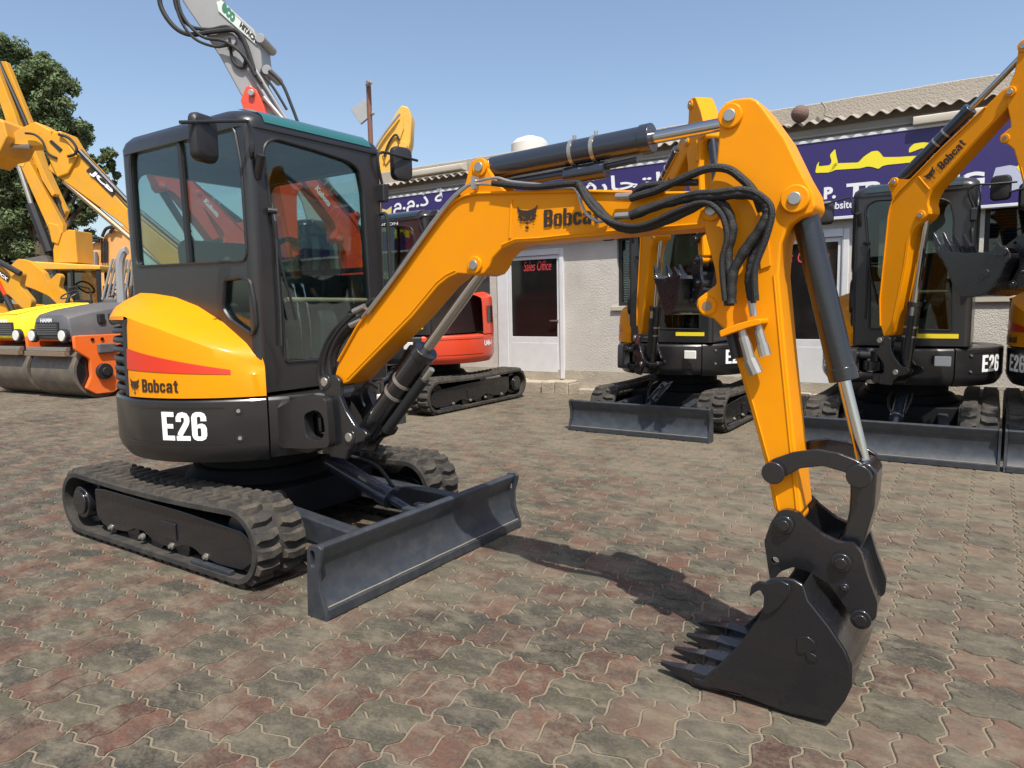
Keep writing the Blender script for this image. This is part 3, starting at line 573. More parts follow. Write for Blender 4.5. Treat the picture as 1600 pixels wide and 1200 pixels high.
    # coupler
    cpl=rpoly(xz([(1228,796),(1243,799),(1259,815),(1285,836),(1310,848),(1333,850),(1345,864),(1355,899),(1371,942),(1369,966),(1353,978),(1333,972),(1322,950),(1294,911),(1263,893),(1239,886),(1220,893),(1204,911),(1200,888),(1194,845),(1204,817),(1216,799)],YB-.125),.008,3)
    hole=[(yp(1211,876,YB-.125)[0]+.013*math.cos(R(30*k)),yp(1211,876,YB-.125)[2]+.013*math.sin(R(30*k))) for k in range(12)]
    q=MB().plate(cpl,[hole],YB-.125,YB-.100).plate(cpl,[hole],YB+.100,YB+.125)
    mid=xz([(1230,850),(1300,862),(1345,890),(1362,950),(1340,958),(1310,905),(1250,878)],YB-.1); q.prism(mid,YB-.10,YB+.10)
    q=q.xf(TK).build('quick_coupler',BLK,root,bevel=.005)
    for px in ((1230,815),(1318,873),(1348,960),(1323,911)):
        P=pin(*px); rad=.032 if px!=(1323,911) else .015
        MB().cyl(P+Vector((0,-.150,0)),P+Vector((0,.150,0)),rad*.62,n=18).cyl(P+Vector((0,-.140,0)),P+Vector((0,.140,0)),rad,n=20).xf(TK).build('coupler_pin',BLK,q,bevel=.004)
    # bucket
    BW=.245; yn=YB-BW
    side=xz([(1192,912),(1205,904),(1224,903),(1240,906),(1255,915),(1263,939),(1294,978),(1320,1017),(1329,1040),(1329,1072),(1318,1095),(1294,1127),(1235,1115),(1155,1085),(1087,1070),(1118,1044),(1153,1009),(1188,962),(1194,939)],yn)
    side=[(x,max(z,.002)) for x,z in side]
    bk=MB().prism(side,yn,yn+.018)
    path=side[4:15]; inner=[]
    c=Vector((sum(p[0] for p in side)/len(side),0,sum(p[1] for p in side)/len(side)))
    bk=bk.xf(TK).build('bucket',BLK,root,bevel=.006)
    MB().prism(side,YB+BW-.018,YB+BW).xf(TK).build('side_plate',BLK,bk,bevel=.006)
    sh=MB(); rows=[]
    for x,z in path:
        dx,dz=c.x-x,c.z-z; l=math.hypot(dx,dz); ix,iz=x+dx/l*.016,z+dz/l*.016
        ox,oz=x-dx/l*.004,max(.001,z-dz/l*.004)
        rows.append([(ox,yn+.004,oz),(ox,YB+BW-.004,oz),(ix,YB+BW-.004,iz),(ix,yn+.004,iz)])
    sh.loft(rows,closed=True,caps=True).xf(TK).build('bucket_shell',BLK,bk,ang=40)
    lipx,lipz=side[14]
    MB().box(lipx-.01,lipx+.16,yn+.004,YB+BW-.004,lipz,lipz+.022).xf(TK).build('lip_plate',BLK,bk,bevel=.004)
    for k in range(4):
        y=yn+.045+k*(2*BW-.09)/3; mb=MB()
        x0=lipx+.05; z=lipz+.012
        sec=lambda x,w_,h,dz=0:[(x,y-w_,z-h+dz),(x,y+w_,z-h+dz),(x,y+w_,z+h+dz),(x,y-w_,z+h+dz)]
        mb.loft([sec(x0+.03,.030,.022),sec(x0-.070,.031,.030),sec(x0-.076,.025,.026),sec(x0-.145,.016,.014,.005),sec(x0-.198,.009,.006,.010)],closed=True,caps=True)
        mb.xf(TK).build('bucket_tooth',BLK,bk,bevel=.003)
    hook=rpoly(xz([(1193,960),(1203,958),(1218,948),(1236,925),(1234,914),(1218,906),(1200,912),(1184,909),(1174,915),(1171,933),(1178,926),(1188,921),(1194,932)],yn-.01),.006,2)
    MB().prism(hook,yn-.014,yn+.002).xf(TK).build('side_cutter',BLK,bk,bevel=.003)
    MB().prism([(2*0+x,z) for x,z in hook],YB+BW-.002,YB+BW+.014).xf(TK).build('side_cutter',BLK,bk,bevel=.003)
    st=xz([(1246,995),(1262,995),(1273,1004),(1275,1014),(1266,1020),(1276,1026),(1275,1036),(1262,1032),(1258,1020),(1251,1022),(1245,1018)],yn-.006)
    MB().prism(rpoly(st,.004,2),yn-.006,yn+.002).xf(TK).build('raised_mark',BLK,bk,bevel=.002)
    if detail:
        h=lambda pts,y:[TB(Vector((yp(a,b,y)[0],y,yp(a,b,y)[2]))) for a,b in pts]
        def hose(pts,y,r,mat=HOSE,nm='hydraulic_hose'): return MB().tube(h(pts,y),r,10).build(nm,mat,root)
        def hose2(pts,y,r):              # hose in a wrinkled cloth sleeve
            k=random.uniform(0,9); return MB().tube(h(pts,y),lambda t:r*(1+.05*math.sin(t*130+k)+.05*math.sin(t*57+2*k)),12,14).build('sleeved_hose',HOSE,root)
        hose([(985,310),(1000,305),(1024,298),(1064,280),(1104,264),(1136,264),(1160,280),(1178,300),(1190,330)],-.335,.0145)
        hose2([(985,337),(1032,320),(1080,308),(1120,306),(1165,302),(1190,312),(1199,326),(1193,350),(1165,390),(1145,428),(1143,474)],-.365,.0175)
        hose2([(902,286),(912,300),(930,322),(960,350),(1000,357),(1064,334),(1108,312),(1132,324),(1144,356),(1137,396),(1141,440),(1139,478)],-.350,.0175)
        hose2([(1150,305),(1184,308),(1203,324),(1196,360),(1176,400),(1170,440),(1176,474)],-.345,.0135)
        hose([(1000,332),(1040,316),(1082,303),(1122,300),(1160,296),(1186,304),(1206,328),(1197,372),(1180,420),(1181,470)],-.375,.011)
        hose([(905,290),(918,316),(942,340),(975,352),(1010,350),(1060,328),(1100,316),(1126,334),(1136,370),(1128,410),(1133,470)],-.372,.010)
        hose([(990,300),(1010,290),(1060,286),(1090,285)],-.325,.012)
        hose([(690,470),(700,440)],-.345,.005) if 0 else None
        for pts in ([(566,496),(612,437),(655,376),(690,328),(716,300),(740,288),(800,290),(880,293),(900,296),(908,318),(918,336),(936,346),(950,342)],[(575,490),(620,430),(664,368),(700,320),(724,296),(744,284),(775,278),(800,284),(860,290)]):
            hose(pts,-.315,.0065,ZINC,'steel_pipe')
        for pts,y in (([(590,470),(640,398),(680,345),(706,312),(730,290),(760,284)],-.27),([(598,470),(650,395),(690,340),(715,310),(740,288)],-.24),([(770,286),(830,292),(880,288),(904,286)],-.32)): hose(pts,y,.013)
        for pts,y in (([(508,600),(505,575),(512,545),(530,515),(555,490),(585,468)],-.25),([(516,590),(515,560),(527,530),(548,505),(575,488)],-.28),([(522,585),(524,556),(536,530),(556,508)],-.22),([(504,610),(498,585),(505,550),(520,520),(548,492)],-.20)): hose(pts,y,.0125)
        for pts,y in (([(553,487),(570,479)],-.27),([(548,508),(566,500)],-.28),([(560,494),(575,485)],-.24)): hose(pts,y,.016,ZINC,'hose_fitting')
        for pts,y in (([(963,307),(988,306)],-.33),([(962,338),(988,336)],-.345)): hose(pts,y,.013,ZINC,'hose_fitting')
        MB().obox(h([(742,276)],-.32)[0],h([(742,296)],-.32)[0],.03,.02).build('pipe_clamp',ZINC,root)
        # auxiliary couplers on the arm
        MB().prism(rpoly(xz([(1132,516),(1160,505),(1186,498),(1196,498),(1196,506),(1180,510),(1150,520),(1134,526)],-.34),.004,2),-.40,-.30).build('coupler_bracket',YEL,root,bevel=.004)
        for pts,y,r in (([(1158,512),(1163,530)],-.375,.014),([(1162,526),(1172,562)],-.375,.0185),([(1172,562),(1182,584)],-.375,.0235),([(1184,504),(1186,518)],-.36,.013),([(1185,516),(1192,540)],-.36,.016),([(1191,538),(1196,556)],-.36,.020),([(1174,470),(1178,494)],-.345,.013),([(1143,520),(1152,560)],-.34,.020)):
            hose(pts,y,r,ZINC if y!=-.34 else PLAS,'quick_connector')
    return root
main=excavator('mini_excavator')
tag(main,'yellow and dark grey mini excavator with outstretched boom, its bucket resting on the paving','excavator')
# ---------------------------------------------------------------- paving
S_=.24; OX,OY=2.322,-.598
def zig(t): return float(np.interp(t,[0,.06,.14,.28,.36,.64,.72,.86,.94,1],[0,.040,.048,-.050,-.046,.046,.050,-.048,-.040,0]))*S_
def stops(t0,t1):
    """fractions of a cell side at which the zig-zag joint turns, from t0 to t1"""
    return [t0]+[k for k in (.06,.14,.28,.36,.5,.64,.72,.86,.94) if min(t0,t1)<k<max(t0,t1)][::1 if t1>t0 else -1]
def paver_outline(half):
    """two pavers per cell, long side along x; half 0 lower, 1 upper"""
    y0,y1=(0,.5) if half==0 else (.5,1); P=[]
    for t in stops(0,1): P.append((t*S_,y0*S_+zig(t)))
    for t in stops(y0,y1): P.append((S_-zig(t),t*S_))
    for t in stops(1,0): P.append((t*S_,y1*S_+zig(t)))
    for t in stops(y1,y0): P.append((-zig(t),t*S_))
    Q=[]
    for p in P:
        if not Q or math.dist(p,Q[-1])>1e-4: Q.append(p)
    return Q
def inset(P,d):
    n=len(P); o=[]
    A=sum(P[i][0]*P[(i+1)%n][1]-P[(i+1)%n][0]*P[i][1] for i in range(n))
    for i in range(n):
        a=Vector(P[i-1]);b=Vector(P[i]);c=Vector(P[(i+1)%n]); n1=(b-a).normalized();n2=(c-b).normalized()
        q=Vector((-n1.y,n1.x))+Vector((-n2.y,n2.x)); q=q/max(.5,q.length_squared/2) ; o.append(tuple(b+q*d))
    return o
def paver_geo(half):
    P=paver_outline(half); a=inset(P,.0040); b=inset(P,.0078)
    n=len(P); cx=S_/2
    V=[(x-cx,y-cx,-.03) for x,y in a]+[(x-cx,y-cx,-.004) for x,y in a]+[(x-cx,y-cx,0) for x,y in b]
    F=[tuple(range(2*n,3*n))]+[(i,(i+1)%n,(i+1)%n+n,i+n) for i in range(n)]+[(i+n,(i+1)%n+n,(i+1)%n+2*n,i+2*n) for i in range(n)]
    return V,F
def paving_mat(name,use_obj):
    m,t,b=new_mat(name); N=t.nodes; L=t.links
    if use_obj: src=N.new('ShaderNodeObjectInfo').outputs['Color']
    else:
        at=N.new('ShaderNodeAttribute'); at.attribute_name='stone'; src=at.outputs['Color']
    geo=N.new('ShaderNodeNewGeometry')
    def noise(sc,det=8,rough=.6,stretch=None):
        n=N.new('ShaderNodeTexNoise'); n.inputs['Scale'].default_value=sc; n.inputs['Detail'].default_value=det; n.inputs['Roughness'].default_value=rough
        if stretch:
            mp=N.new('ShaderNodeMapping'); mp.inputs['Scale'].default_value=stretch; L.new(geo.outputs['Position'],mp.inputs[0]); L.new(mp.outputs[0],n.inputs['Vector'])
        else: L.new(geo.outputs['Position'],n.inputs['Vector'])
        return n.outputs[0]
    def rng(s,a,b_,c,d):
        r=N.new('ShaderNodeMapRange'); r.inputs[1].default_value=a; r.inputs[2].default_value=b_; r.inputs[3].default_value=c; r.inputs[4].default_value=d; L.new(s,r.inputs[0]); return r.outputs[0]
    def mix(f,a,bc,mode='MIX'):
        x=N.new('ShaderNodeMix'); x.data_type='RGBA'; x.blend_type=mode
        if isinstance(f,float): x.inputs[0].default_value=f
        else: L.new(f,x.inputs[0])
        L.new(a,x.inputs[6])
        if isinstance(bc,tuple): x.inputs[7].default_value=(*bc,1)
        else: L.new(bc,x.inputs[7])
        return x.outputs[2]
    c=src
    c=mix(rng(noise(14,9,.75),.38,.62,.0,.65),c,(.058,.052,.042))                  # ground-in dirt
    c=mix(rng(noise(5.0,12,.80,(1.,1.7,1.)),.47,.60,0,.68),c,(.185,.158,.112))
    sp=N.new('ShaderNodeSeparateXYZ'); L.new(geo.outputs['Position'],sp.inputs[0])          # sand lies thicker towards the office
    ad=N.new('ShaderNodeMath'); ad.operation='MULTIPLY_ADD'; L.new(rng(sp.outputs[1],-.4,3.2,-.06,.13),ad.inputs[0]); ad.inputs[1].default_value=1.; L.new(noise(.9,10,.7),ad.inputs[2])
    c=mix(rng(ad.outputs[0],.45,.70,0,.70),c,(.182,.156,.110))
    c=mix(rng(noise(1.3,10,.75),.53,.70,0,.72),c,(.030,.028,.025))               # sand film
    c=mix(rng(noise(3.1,9,.7,(1.,2.4,1.)),.50,.72,0,.65),c,(.026,.025,.022))   # tyre and oil stains
    c=mix(rng(noise(80,4,.7),.45,.68,0,.5),c,(.13,.116,.098))                    # aggregate speckle
    L.new(c,b.inputs['Base Color']); L.new(rng(noise(6),.3,.7,.72,.95),b.inputs['Roughness']); b.inputs['Specular IOR Level'].default_value=.25
    bp=N.new('ShaderNodeBump'); bp.inputs['Strength'].default_value=.6; bp.inputs['Distance'].default_value=.004; L.new(noise(70,6,.7),bp.inputs['Height']); L.new(bp.outputs[0],b.inputs['Normal'])
    return m
SAND=M('joint_sand',(.205,.170,.118),.95,var=.25,vscale=6,bump=.4,bscale=150,dust=.35,dcol=(.12,.10,.075),dscale=3)
GROUND=M('dusty_ground',(.17,.145,.11),.95,var=.25,vscale=.6,bump=.3,bscale=30,dust=.5,dcol=(.10,.09,.08),dscale=.8)
# ground sheet
grd=struct(MB().add([(-400,-400,-.035),(400,-400,-.035),(400,400,-.035),(-400,400,-.035)],[(0,1,2,3)]).build('ground',GROUND))
pav=struct(MB().add([(-26,-9,-.0062),(16,-9,-.0062),(16,8.2,-.0062),(-26,8.2,-.0062)],[(0,1,2,3)]).build('pavement',SAND))
PM_O=paving_mat('paving_stone',True); PM_A=paving_mat('paving_stone_field',False)
GEO=[paver_geo(0),paver_geo(1)]
GEO+=[([(-y,x,z) for x,y,z in V],F) for V,F in GEO]      # red pairs lie crosswise
pm=[]
for V,F in GEO:
    me=bpy.data.meshes.new('paver'); me.from_pydata(V,[],F); me.materials.append(PM_O); pm.append(me)
def stone_col(red):
    v=random.uniform(.68,1.30)
    if red: a=random.random(); c=(.106*v,(.040+.018*a)*v,(.025+.013*a)*v)
    else: a=random.random(); c=((.050+.016*a)*v,(.048+.011*a)*v,(.035)*v)
    if random.random()<.12: c=tuple(x*.6 for x in c)
    return c
cells=[]
for i in range(-100,60):
    for j in range(-36,37):
        cx=OX+(i+.5)*S_; cy=OY+(j+.5)*S_
        if cx<-22 or cx>14 or cy>8.0 or cy<-8.5: continue
        d=np.array([cx,cy,0])-CAM; z=d@_F
        if z<.6: continue
        u=800+FPX*(d@_R)/z; v=600-FPX*(d@_U)/z
        marg=900 if z<4 else 350
        if u<-marg or u>1600+marg or v>1200+600: continue
        inside=(-40<u<1640 and v<1215)
        cells.append((z if inside else z+100,i,j,cx,cy,inside))
cells.sort()
bigV=[];bigF=[];bigC=[]; cnt=0
for z,i,j,cx,cy,ins in cells:
    red=(i+j)%2==1
    for h in ((2,3) if red else (0,1)):
        c=stone_col(red); dz=random.uniform(-.0015,.0015)
        rot=Matrix.Translation((cx,cy,dz))@Matrix.Rotation(random.gauss(0,.004),4,'X')@Matrix.Rotation(random.gauss(0,.004),4,'Y')
        if cnt<300 and ins:
            o=bpy.data.objects.new('paver',pm[h]); col.objects.link(o); o.parent=pav; o.matrix_local=rot; o.color=(*c,1); cnt+=1
        else:
            V,F=GEO[h]; n=len(bigV); bigV+=[tuple(rot@Vector(p)) for p in V]; bigF+=[tuple(k+n for k in f) for f in F]; bigC+=[(*c,1)]*len(V)
me=bpy.data.meshes.new('paver_field'); me.from_pydata(bigV,[],bigF); me.materials.append(PM_A)
ca=me.color_attributes.new('stone','FLOAT_COLOR','POINT'); ca.data.foreach_set('color',[x for c in bigC for x in c])
pf=bpy.data.objects.new('paver_field',me); col.objects.link(pf); pf.parent=pav; pf['kind']='stuff'
# ---------------------------------------------------------------- the row of machines
RP={'boom':REDP,'skirt':REDP,'hood':REDP,'brand':'Kubota','model':'U48-4','ink':WHT}
m2=excavator('mini_excavator',(.83,5.34,0),R(-90),swing=R(48),db=R(40),da=R(-40),dk=R(-55),detail=False)
tag(m2,'yellow mini excavator parked before the wall between the two sales office doors','excavator')
m3=excavator('mini_excavator',(3.15,5.30,0),R(-90),swing=R(62),db=R(44),da=R(-46),dk=R(-60),detail=False)
tag(m3,'yellow mini excavator with raised boom, parked just right of the second office door','excavator')
m4=excavator('mini_excavator',(4.74,5.30,0),R(-90),swing=R(30),db=R(44),da=R(-60),dk=R(-60),detail=False)
tag(m4,'yellow mini excavator at the end of the row, under the dark window','excavator')
k1=excavator('red_excavator',(-2.80,4.95,0),R(-90),db=R(46),da=R(-62),detail=False,pal=RP); k1.scale=(1.15,1.15,1.08)
tag(k1,'red compact excavator with dark cab beside the left office door','excavator')
k2=excavator('red_excavator',(-5.3,5.1,0),R(-90),db=R(46),da=R(-92),detail=False,pal=RP); k2.scale=(1.15,1.15,1.12)
tag(k2,'red compact excavator seen through the cab windows, boom with white lettering','excavator')
MB_l=text('LONDON',lambda u,v:(.6455,-.30+.42*u,2.262+.034*v),WHT,k1)
for o_,g_ in ((m2,'yellow mini excavators parked in a row'),(m3,'yellow mini excavators parked in a row'),(m4,'yellow mini excavators parked in a row'),(k1,'red compact excavators'),(k2,'red compact excavators')): o_['group']=g_
# ---------------------------------------------------------------- office building
WALL=M('roughcast_plaster',(.53,.50,.45),.95,var=.14,vscale=2,bump=1.,bscale=75,dust=.45,dcol=(.33,.29,.245),dscale=1.1,spec=.2)
PARA=M('weathered_cement',(.38,.34,.28),.95,var=.18,vscale=2,bump=.9,bscale=45,dust=.4,dcol=(.26,.23,.19),dscale=2,spec=.2)
CORR=M('fibre_cement_sheet',(.30,.27,.235),.9,var=.2,vscale=4,dust=.4,dcol=(.2,.17,.14),dscale=4,spec=.2)
ALU=M('white_aluminium',(.62,.63,.64),.4,var=.05,dust=.15)
SIGNB=M('navy_sign_vinyl',(.028,.017,.115),.45,var=.10,vscale=1.,coat=.05)
SIGNY=M('yellow_sign_print',(.78,.66,.02),.5,var=.04); SIGNW=M('white_sign_print',(.72,.72,.74),.5,var=.04)
DOORG=M('dark_door_glass',(.010,.009,.009),.08,var=.2,spec=.6)
BAND=M('grey_soffit_paint',(.33,.31,.28),.8,var=.15,dust=.3)
TROF=M('lamp_trough_paint',(.46,.42,.34),.6,var=.12,dust=.2)
STEP=M('broken_stone_plinth',(.36,.31,.24),.95,var=.3,vscale=9,bump=1.,bscale=30,dust=.5,dcol=(.22,.19,.15))
RSCR=M('red_script_print',(.55,.05,.06),.5,var=.03)
BLIND=M('blind_slat_paint',(.33,.36,.37),.6,var=.1)
BA=R(.757); BO=np.array([0,6.9,0.]); BU=np.array([math.cos(BA),math.sin(BA),0]); BN=np.array([math.sin(BA),-math.cos(BA),0])
def bq(px,py,w=0.):
    d=ray(px,py); P=CAM+d*(((BO+BN*w-CAM)@BN)/(d@BN)); q=P-BO; return float(q@BU),-w,float(P[2])
bld=empty('office_building',tuple(BO),BA); tag(bld,'single storey roughcast sales office with navy sign board and corrugated eaves','building')
UL,UR=-5.5,12.0
d1l,d1r=bq(779,480)[0],bq(882,480)[0]; d2r=bq(1325,450)[0]; d2l=d2r-1.22
w1l=bq(964,420)[0]; w1r=w1l+1.25; w2l=bq(1536,400)[0]; w2r=w2l+1.9
zd=.20; zt=2.23
z1=bq(968,478)[2]; z2=bq(968,370)[2]; z3=bq(1560,462)[2]; z4=bq(1560,318)[2]
ZW=3.45
holes=[[(d1l,zd),(d1r,zd),(d1r,zt),(d1l,zt)],[(d2l,zd),(d2r,zd),(d2r,zt),(d2l,zt)],[(w1l,z1),(w1r,z1),(w1r,z2),(w1l,z2)],[(w2l,z3),(w2r,z3),(w2r,z4),(w2l,z4)]]
MB().plate([(UL,0),(UR,0),(UR,ZW),(UL,ZW)],holes,0,.2).build('wall',WALL,bld)
MB().box(UL,UL+.2,.2,5,0,ZW).build('end_wall',WALL,bld)
MB().box(UL,UR,.6,5,ZW-.1,ZW).build('ceiling_slab',BAND,bld)
MB().box(UL+.25,UR,1.6,1.7,0,ZW-.1).build('inner_wall',INT,bld)
def door(u0,u1,left_w,name,txt=None):
    fr=MB().box(u0,u0+left_w,-.03,.09,zd,zt).box(u1-.07,u1,-.03,.09,zd,zt).box(u0+left_w,u1-.07,-.03,.09,zt-.09,zt).build('door_frame',ALU,bld,bevel=.006)
    a,b=u0+left_w+.004,u1-.074; zm=.86
    lf=MB().plate([(a,zd+.01),(b,zd+.01),(b,zt-.094),(a,zt-.094)],[[(a+.055,zm),(b-.055,zm),(b-.055,zt-.15),(a+.055,zt-.15)]],-.005,.045).build('door',ALU,bld,bevel=.004)
    MB().box(a+.05,b-.05,.012,.022,zm-.01,zt-.145).build('door_pane',DOORG,lf)
    MB().box(a+.05,b-.05,-.009,-.004,zd+.10,zm-.10).build('lower_panel',ALU,lf,bevel=.003)
    MB().box(b-.05,b-.03,-.05,-.005,1.10,1.13).box(b-.16,b-.03,-.06,-.045,1.105,1.125).build('door_handle',ZINC,lf)
    return lf,a,b
lf,a,b=door(d1l,d1r,.20,'door')
O=bq(818,424);U=bq(861,421);V=bq(818,409)
text('Sales Office',quad((O[0],.008,O[2]),(U[0]-O[0],0,0),(0,0,V[2]-O[2])),RSCR,lf,shear=.25)
lf,a,b=door(d2l,d2r,.12,'door')
text('Sales Office',quad((a+.12,.008,1.84),(.75,0,0),(0,0,.16)),RSCR,lf,shear=.25)
for u0,u1,za,zb in ((w1l,w1r,z1,z2),(w2l,w2r,z3,z4)):
    wf=MB().plate([(u0,za),(u1,za),(u1,zb),(u0,zb)],[[(u0+.05,za+.05),(u1-.05,za+.05),(u1-.05,zb-.05),(u0+.05,zb-.05)]],.06,.12).box((u0+u1)/2-.03,(u0+u1)/2+.03,.055,.125,za+.05,zb-.05).build('window',PLAS,bld,bevel=.004)
    MB().box(u0+.04,u1-.04,.085,.091,za+.04,zb-.04).build('window_pane',GLD if u0>w1r else GLASS('office_glass',(.7,.76,.76)),wf)
    n=int((zb-za)/.035)
    for i in range(n):
        z=za+.06+i*.035; MB().add([(u0+.06,.11,z),(u1-.06,.11,z),(u1-.06,.135,z+.018),(u0+.06,.135,z+.018)],[(0,1,2,3)]).build('blind_slat',BLIND,wf)
    MB().box(u0-.08,u1+.08,-.035,.0,za-.07,za-.004).build('window_sill',TROF,wf,bevel=.006)
MB().box(UL,UR,-.008,-.002,0,.34).build('dirty_base_band',M('stained_plaster',(.40,.355,.28),.95,var=.25,vscale=5,bump=1.,bscale=60,dust=.5,dcol=(.2,.18,.15),dscale=4),bld)
random.seed(11)
for u0,u1 in ((d1l-.3,d1r+.25),(d2l-.3,d2r+.25)):
    u=u0
    while u<u1:
        l=random.uniform(.22,.42); MB().box(u,min(u+l,u1),-random.uniform(.26,.34),-.01,-.02,random.uniform(.15,.195)).build('step_stone',STEP,bld,bevel=.02); u+=l+.008
u=d1r+.3
while u<d2l-.4:
    l=random.uniform(.15,.35); h=random.uniform(.05,.12); MB().box(u,u+l,-random.uniform(.12,.22),-.01,-.03,h).build('kerb_stone',STEP,bld,bevel=.02); u+=l+random.uniform(.01,.05)
# sign board
s0=bq(595,316,.12); zs1=bq(1250,226,.12)[2]; zs0=bq(1300,339,.12)[2]
us=s0[0]; sg=MB().box(us,UR-.3,-.12,-.004,zs0,zs1).build('sign_board',SIGNB,bld)
MB().box(us-.02,UR-.28,-.13,-.004,zs1,zs1+.035).box(us-.02,UR-.28,-.13,-.004,zs0-.035,zs0).build('sign_frame',ALU,sg,bevel=.004)
def st(s,x0,x1,yb,yt,mat,bold=.03,xm=None,shear=0):
    xm=(x0+x1)/2; A=bq(x0,yb[0],.122);B=bq(x1,yb[1],.122);C_=bq(x0,yt,.122)
    return text(s,quad((A[0],-.1245,A[2]),(B[0]-A[0],0,B[2]-A[2]),(0,0,C_[2]-A[2])),mat,sg,bold=bold,shear=shear)
AR=[[(350,508),(322,540),(332,575),(322,594),(262,600),(268,572),(254,592),(246,634),(318,632),(352,606),(365,582),(356,545)],
    [(346,584),(470,580),(500,548),(540,522),(572,518),(587,532),(600,552),(680,551),(800,543),(862,530),(905,540),(860,560),(800,574),(620,592),(595,598),(575,614),(548,604),(520,600),(480,610),(350,618),(320,632)],
    [(733,530),(735,505),(760,482),(810,474),(880,484),(925,497),(918,528),(900,541),(850,545),(872,524),(850,506),(800,505),(762,520)]]
for lp in AR:
    q=[bq(1200+a_*.3,80+b_*.3,.122) for a_,b_ in rpoly(lp,9,3)]; MB().add([(p[0],-.1245,p[2]) for p in q],[tuple(range(len(q)))]).build('lettering',SIGNY,sg,flat=True)
st('\uFE93\uFEAD\uFE8E\uFEA0\uFE98\uFEDF',914,1032,(308,300),278,SIGNW,.012)
st('\uFEE1.\uFEE1.\uFEAB \uFE94',615,697,(342,328),308,SIGNW,.015)
st('MO',617,668,(373,370),344,SIGNY,.05)
st('P.',1287,1306,(312,310),293,SIGNW,.05); st('TRADING',1322,1538,(309,291),287,SIGNW,.05); st('Website: m',1281,1353,(329,323),317,SIGNW,.02)
st('MOHAMED'[2:],700,900,(360,345),325,SIGNY,.05) if 0 else None
pic=[bq(*p,.123) for p in ((1546,293),(1556,262),(1578,258),(1600,262),(1604,290),(1575,302))]
MB().add([(p[0],-.1235,p[2]) for p in pic],[tuple(range(6))]).build('printed_bucket_picture',M('pale_blue_print',(.42,.44,.55),.5),sg,flat=True)
pic=[bq(*p,.123) for p in ((1588,262),(1606,240),(1610,262),(1600,276))]
MB().add([(p[0],-.125,p[2]) for p in pic],[(0,1,2,3)]).build('printed_arm_picture',SIGNY,sg,flat=True)
pic=[bq(*p,.123) for p in ((597,326),(604,328),(612,322),(611,352),(604,362),(597,362))]
MB().add([(p[0],-.1235,p[2]) for p in pic],[tuple(range(6))]).build('printed_shield',M('shield_print',(.62,.50,.16),.5),sg,flat=True)
# soffit band, eaves, parapet
MB().box(UL,UR,-.05,.0,zs1+.037,ZW+.02).build('soffit_band',BAND,bld)
MB().tube([(UL,-.075,zs1+.10),(0,-.075,zs1+.09),(UR,-.075,zs1+.10)],.018,8,8).build('conduit',BAND,bld)
ze=bq(1400,172,.21)[2]
rows=[]; n=int((UR-UL+.4)/.018)
for k in range(n+1):
    u=UL-.2+k*.018; c=.023*math.cos(2*math.pi*u/.155)
    rows.append([(u,-.21,ze+c),(u,.05,ze+.07+c),(u,.05,ze+.062+c),(u,-.21,ze-.008+c)])
MB().loft(rows,closed=True,caps=True).build('corrugated_eaves',CORR,bld,ang=60)
zp=bq(1548,117,-.02)[2]; 
rows=[]; random.seed(5)
for k in range(61):
    u=UL-.1+(UR-UL+.1)*k/60; h=zp+random.uniform(-.004,.004)
    rows.append([(u,.02,ze-.1),(u,.02,h-.01),(u,.035,h),(u,.22,h),(u,.22,ze-.1)])
MB().loft(rows,caps=True).build('parapet',PARA,bld)
for a_,b_,c_,d_ in ((628,722,279,268),(1426,1575,197,176)):
    p=bq(a_,c_,.2);q=bq(b_,d_,.2); MB().prism(rpoly([(-.2,p[2]+.01),(-.06,p[2]),(-.06,p[2]+.14),(-.2,p[2]+.10)],.01,2),p[0],q[0],'x').build('lamp_trough',TROF,bld,bevel=.006)
p=bq(1250,178,.2); pot=MB().sph((p[0],p[1],p[2]),.105,18,12,(1,1,1.0)).build('wicker_ball',M('wicker',(.16,.10,.08),.9,var=.4,vscale=40,bump=1.,bscale=60),bld)
p=bq(1288,180,.05); q=bq(1284,160,.05); MB().tube([p,((p[0]+q[0])/2+.03,p[1],(p[2]+q[2])/2),q],.014,6).tube([p,(p[0]+.10,p[1],p[2]-.05)],.012,6).build('twig',CORR,bld)
# water tank on the roof
p=yp(828,240,9.2); tk=empty('water_tank',(p[0],9.2,3.4)); tag(tk,'white plastic water tank on the office roof','tank')
h=yp(828,214,9.2)[2]-3.4; r_=.36
MB().cyl((0,0,0),(0,0,h-.14),r_,n=28).cyl((0,0,h-.14),(0,0,h-.04),r_,r_*.72,n=28).build('tank_body',M('white_plastic',(.62,.58,.52),.6,var=.08),tk,bevel=.02)
MB().cyl((0,0,h-.05),(0,0,h),r_*.4,n=20).build('tank_lid',M('white_plastic_lid',(.6,.57,.5),.6),tk,bevel=.01)
# pole with camera and floodlight
p=yp(583,330,6.3); pl=empty('light_pole',(p[0],6.3,0)); tag(pl,'brown steel pole with security camera and floodlight by the office corner','pole')
RUST=M('brown_rust_paint',(.17,.075,.05),.7,var=.25,vscale=20)
zt_=yp(577,127,6.3)[2]; lx=lambda a,b:yp(a,b,6.3)[0]-p[0]; lz=lambda a,b:yp(a,b,6.3)[2]
MB().cyl((0,0,-.02),(lx(577,127)*.3,0,zt_),.042,n=12).build('post',RUST,pl)
MB().cyl((.0,-.02,zt_-.06),(.16,-.10,zt_-.06),.036,n=14).cyl((.16,-.10,zt_-.06),(.19,-.115,zt_-.06),.030,n=14).build('camera',GRYM,pl,bevel=.004)
MB().obox((-.04,0,lz(565,188)),(-.22,-.04,lz(560,165)),.30,.05,up=(.3,-1,.3)).build('floodlight',GRYM,pl,bevel=.006)
MB().cyl((0,0,lz(580,180)),(.10,-.03,lz(580,178)),.012,n=8).build('bracket',ZINC,pl)
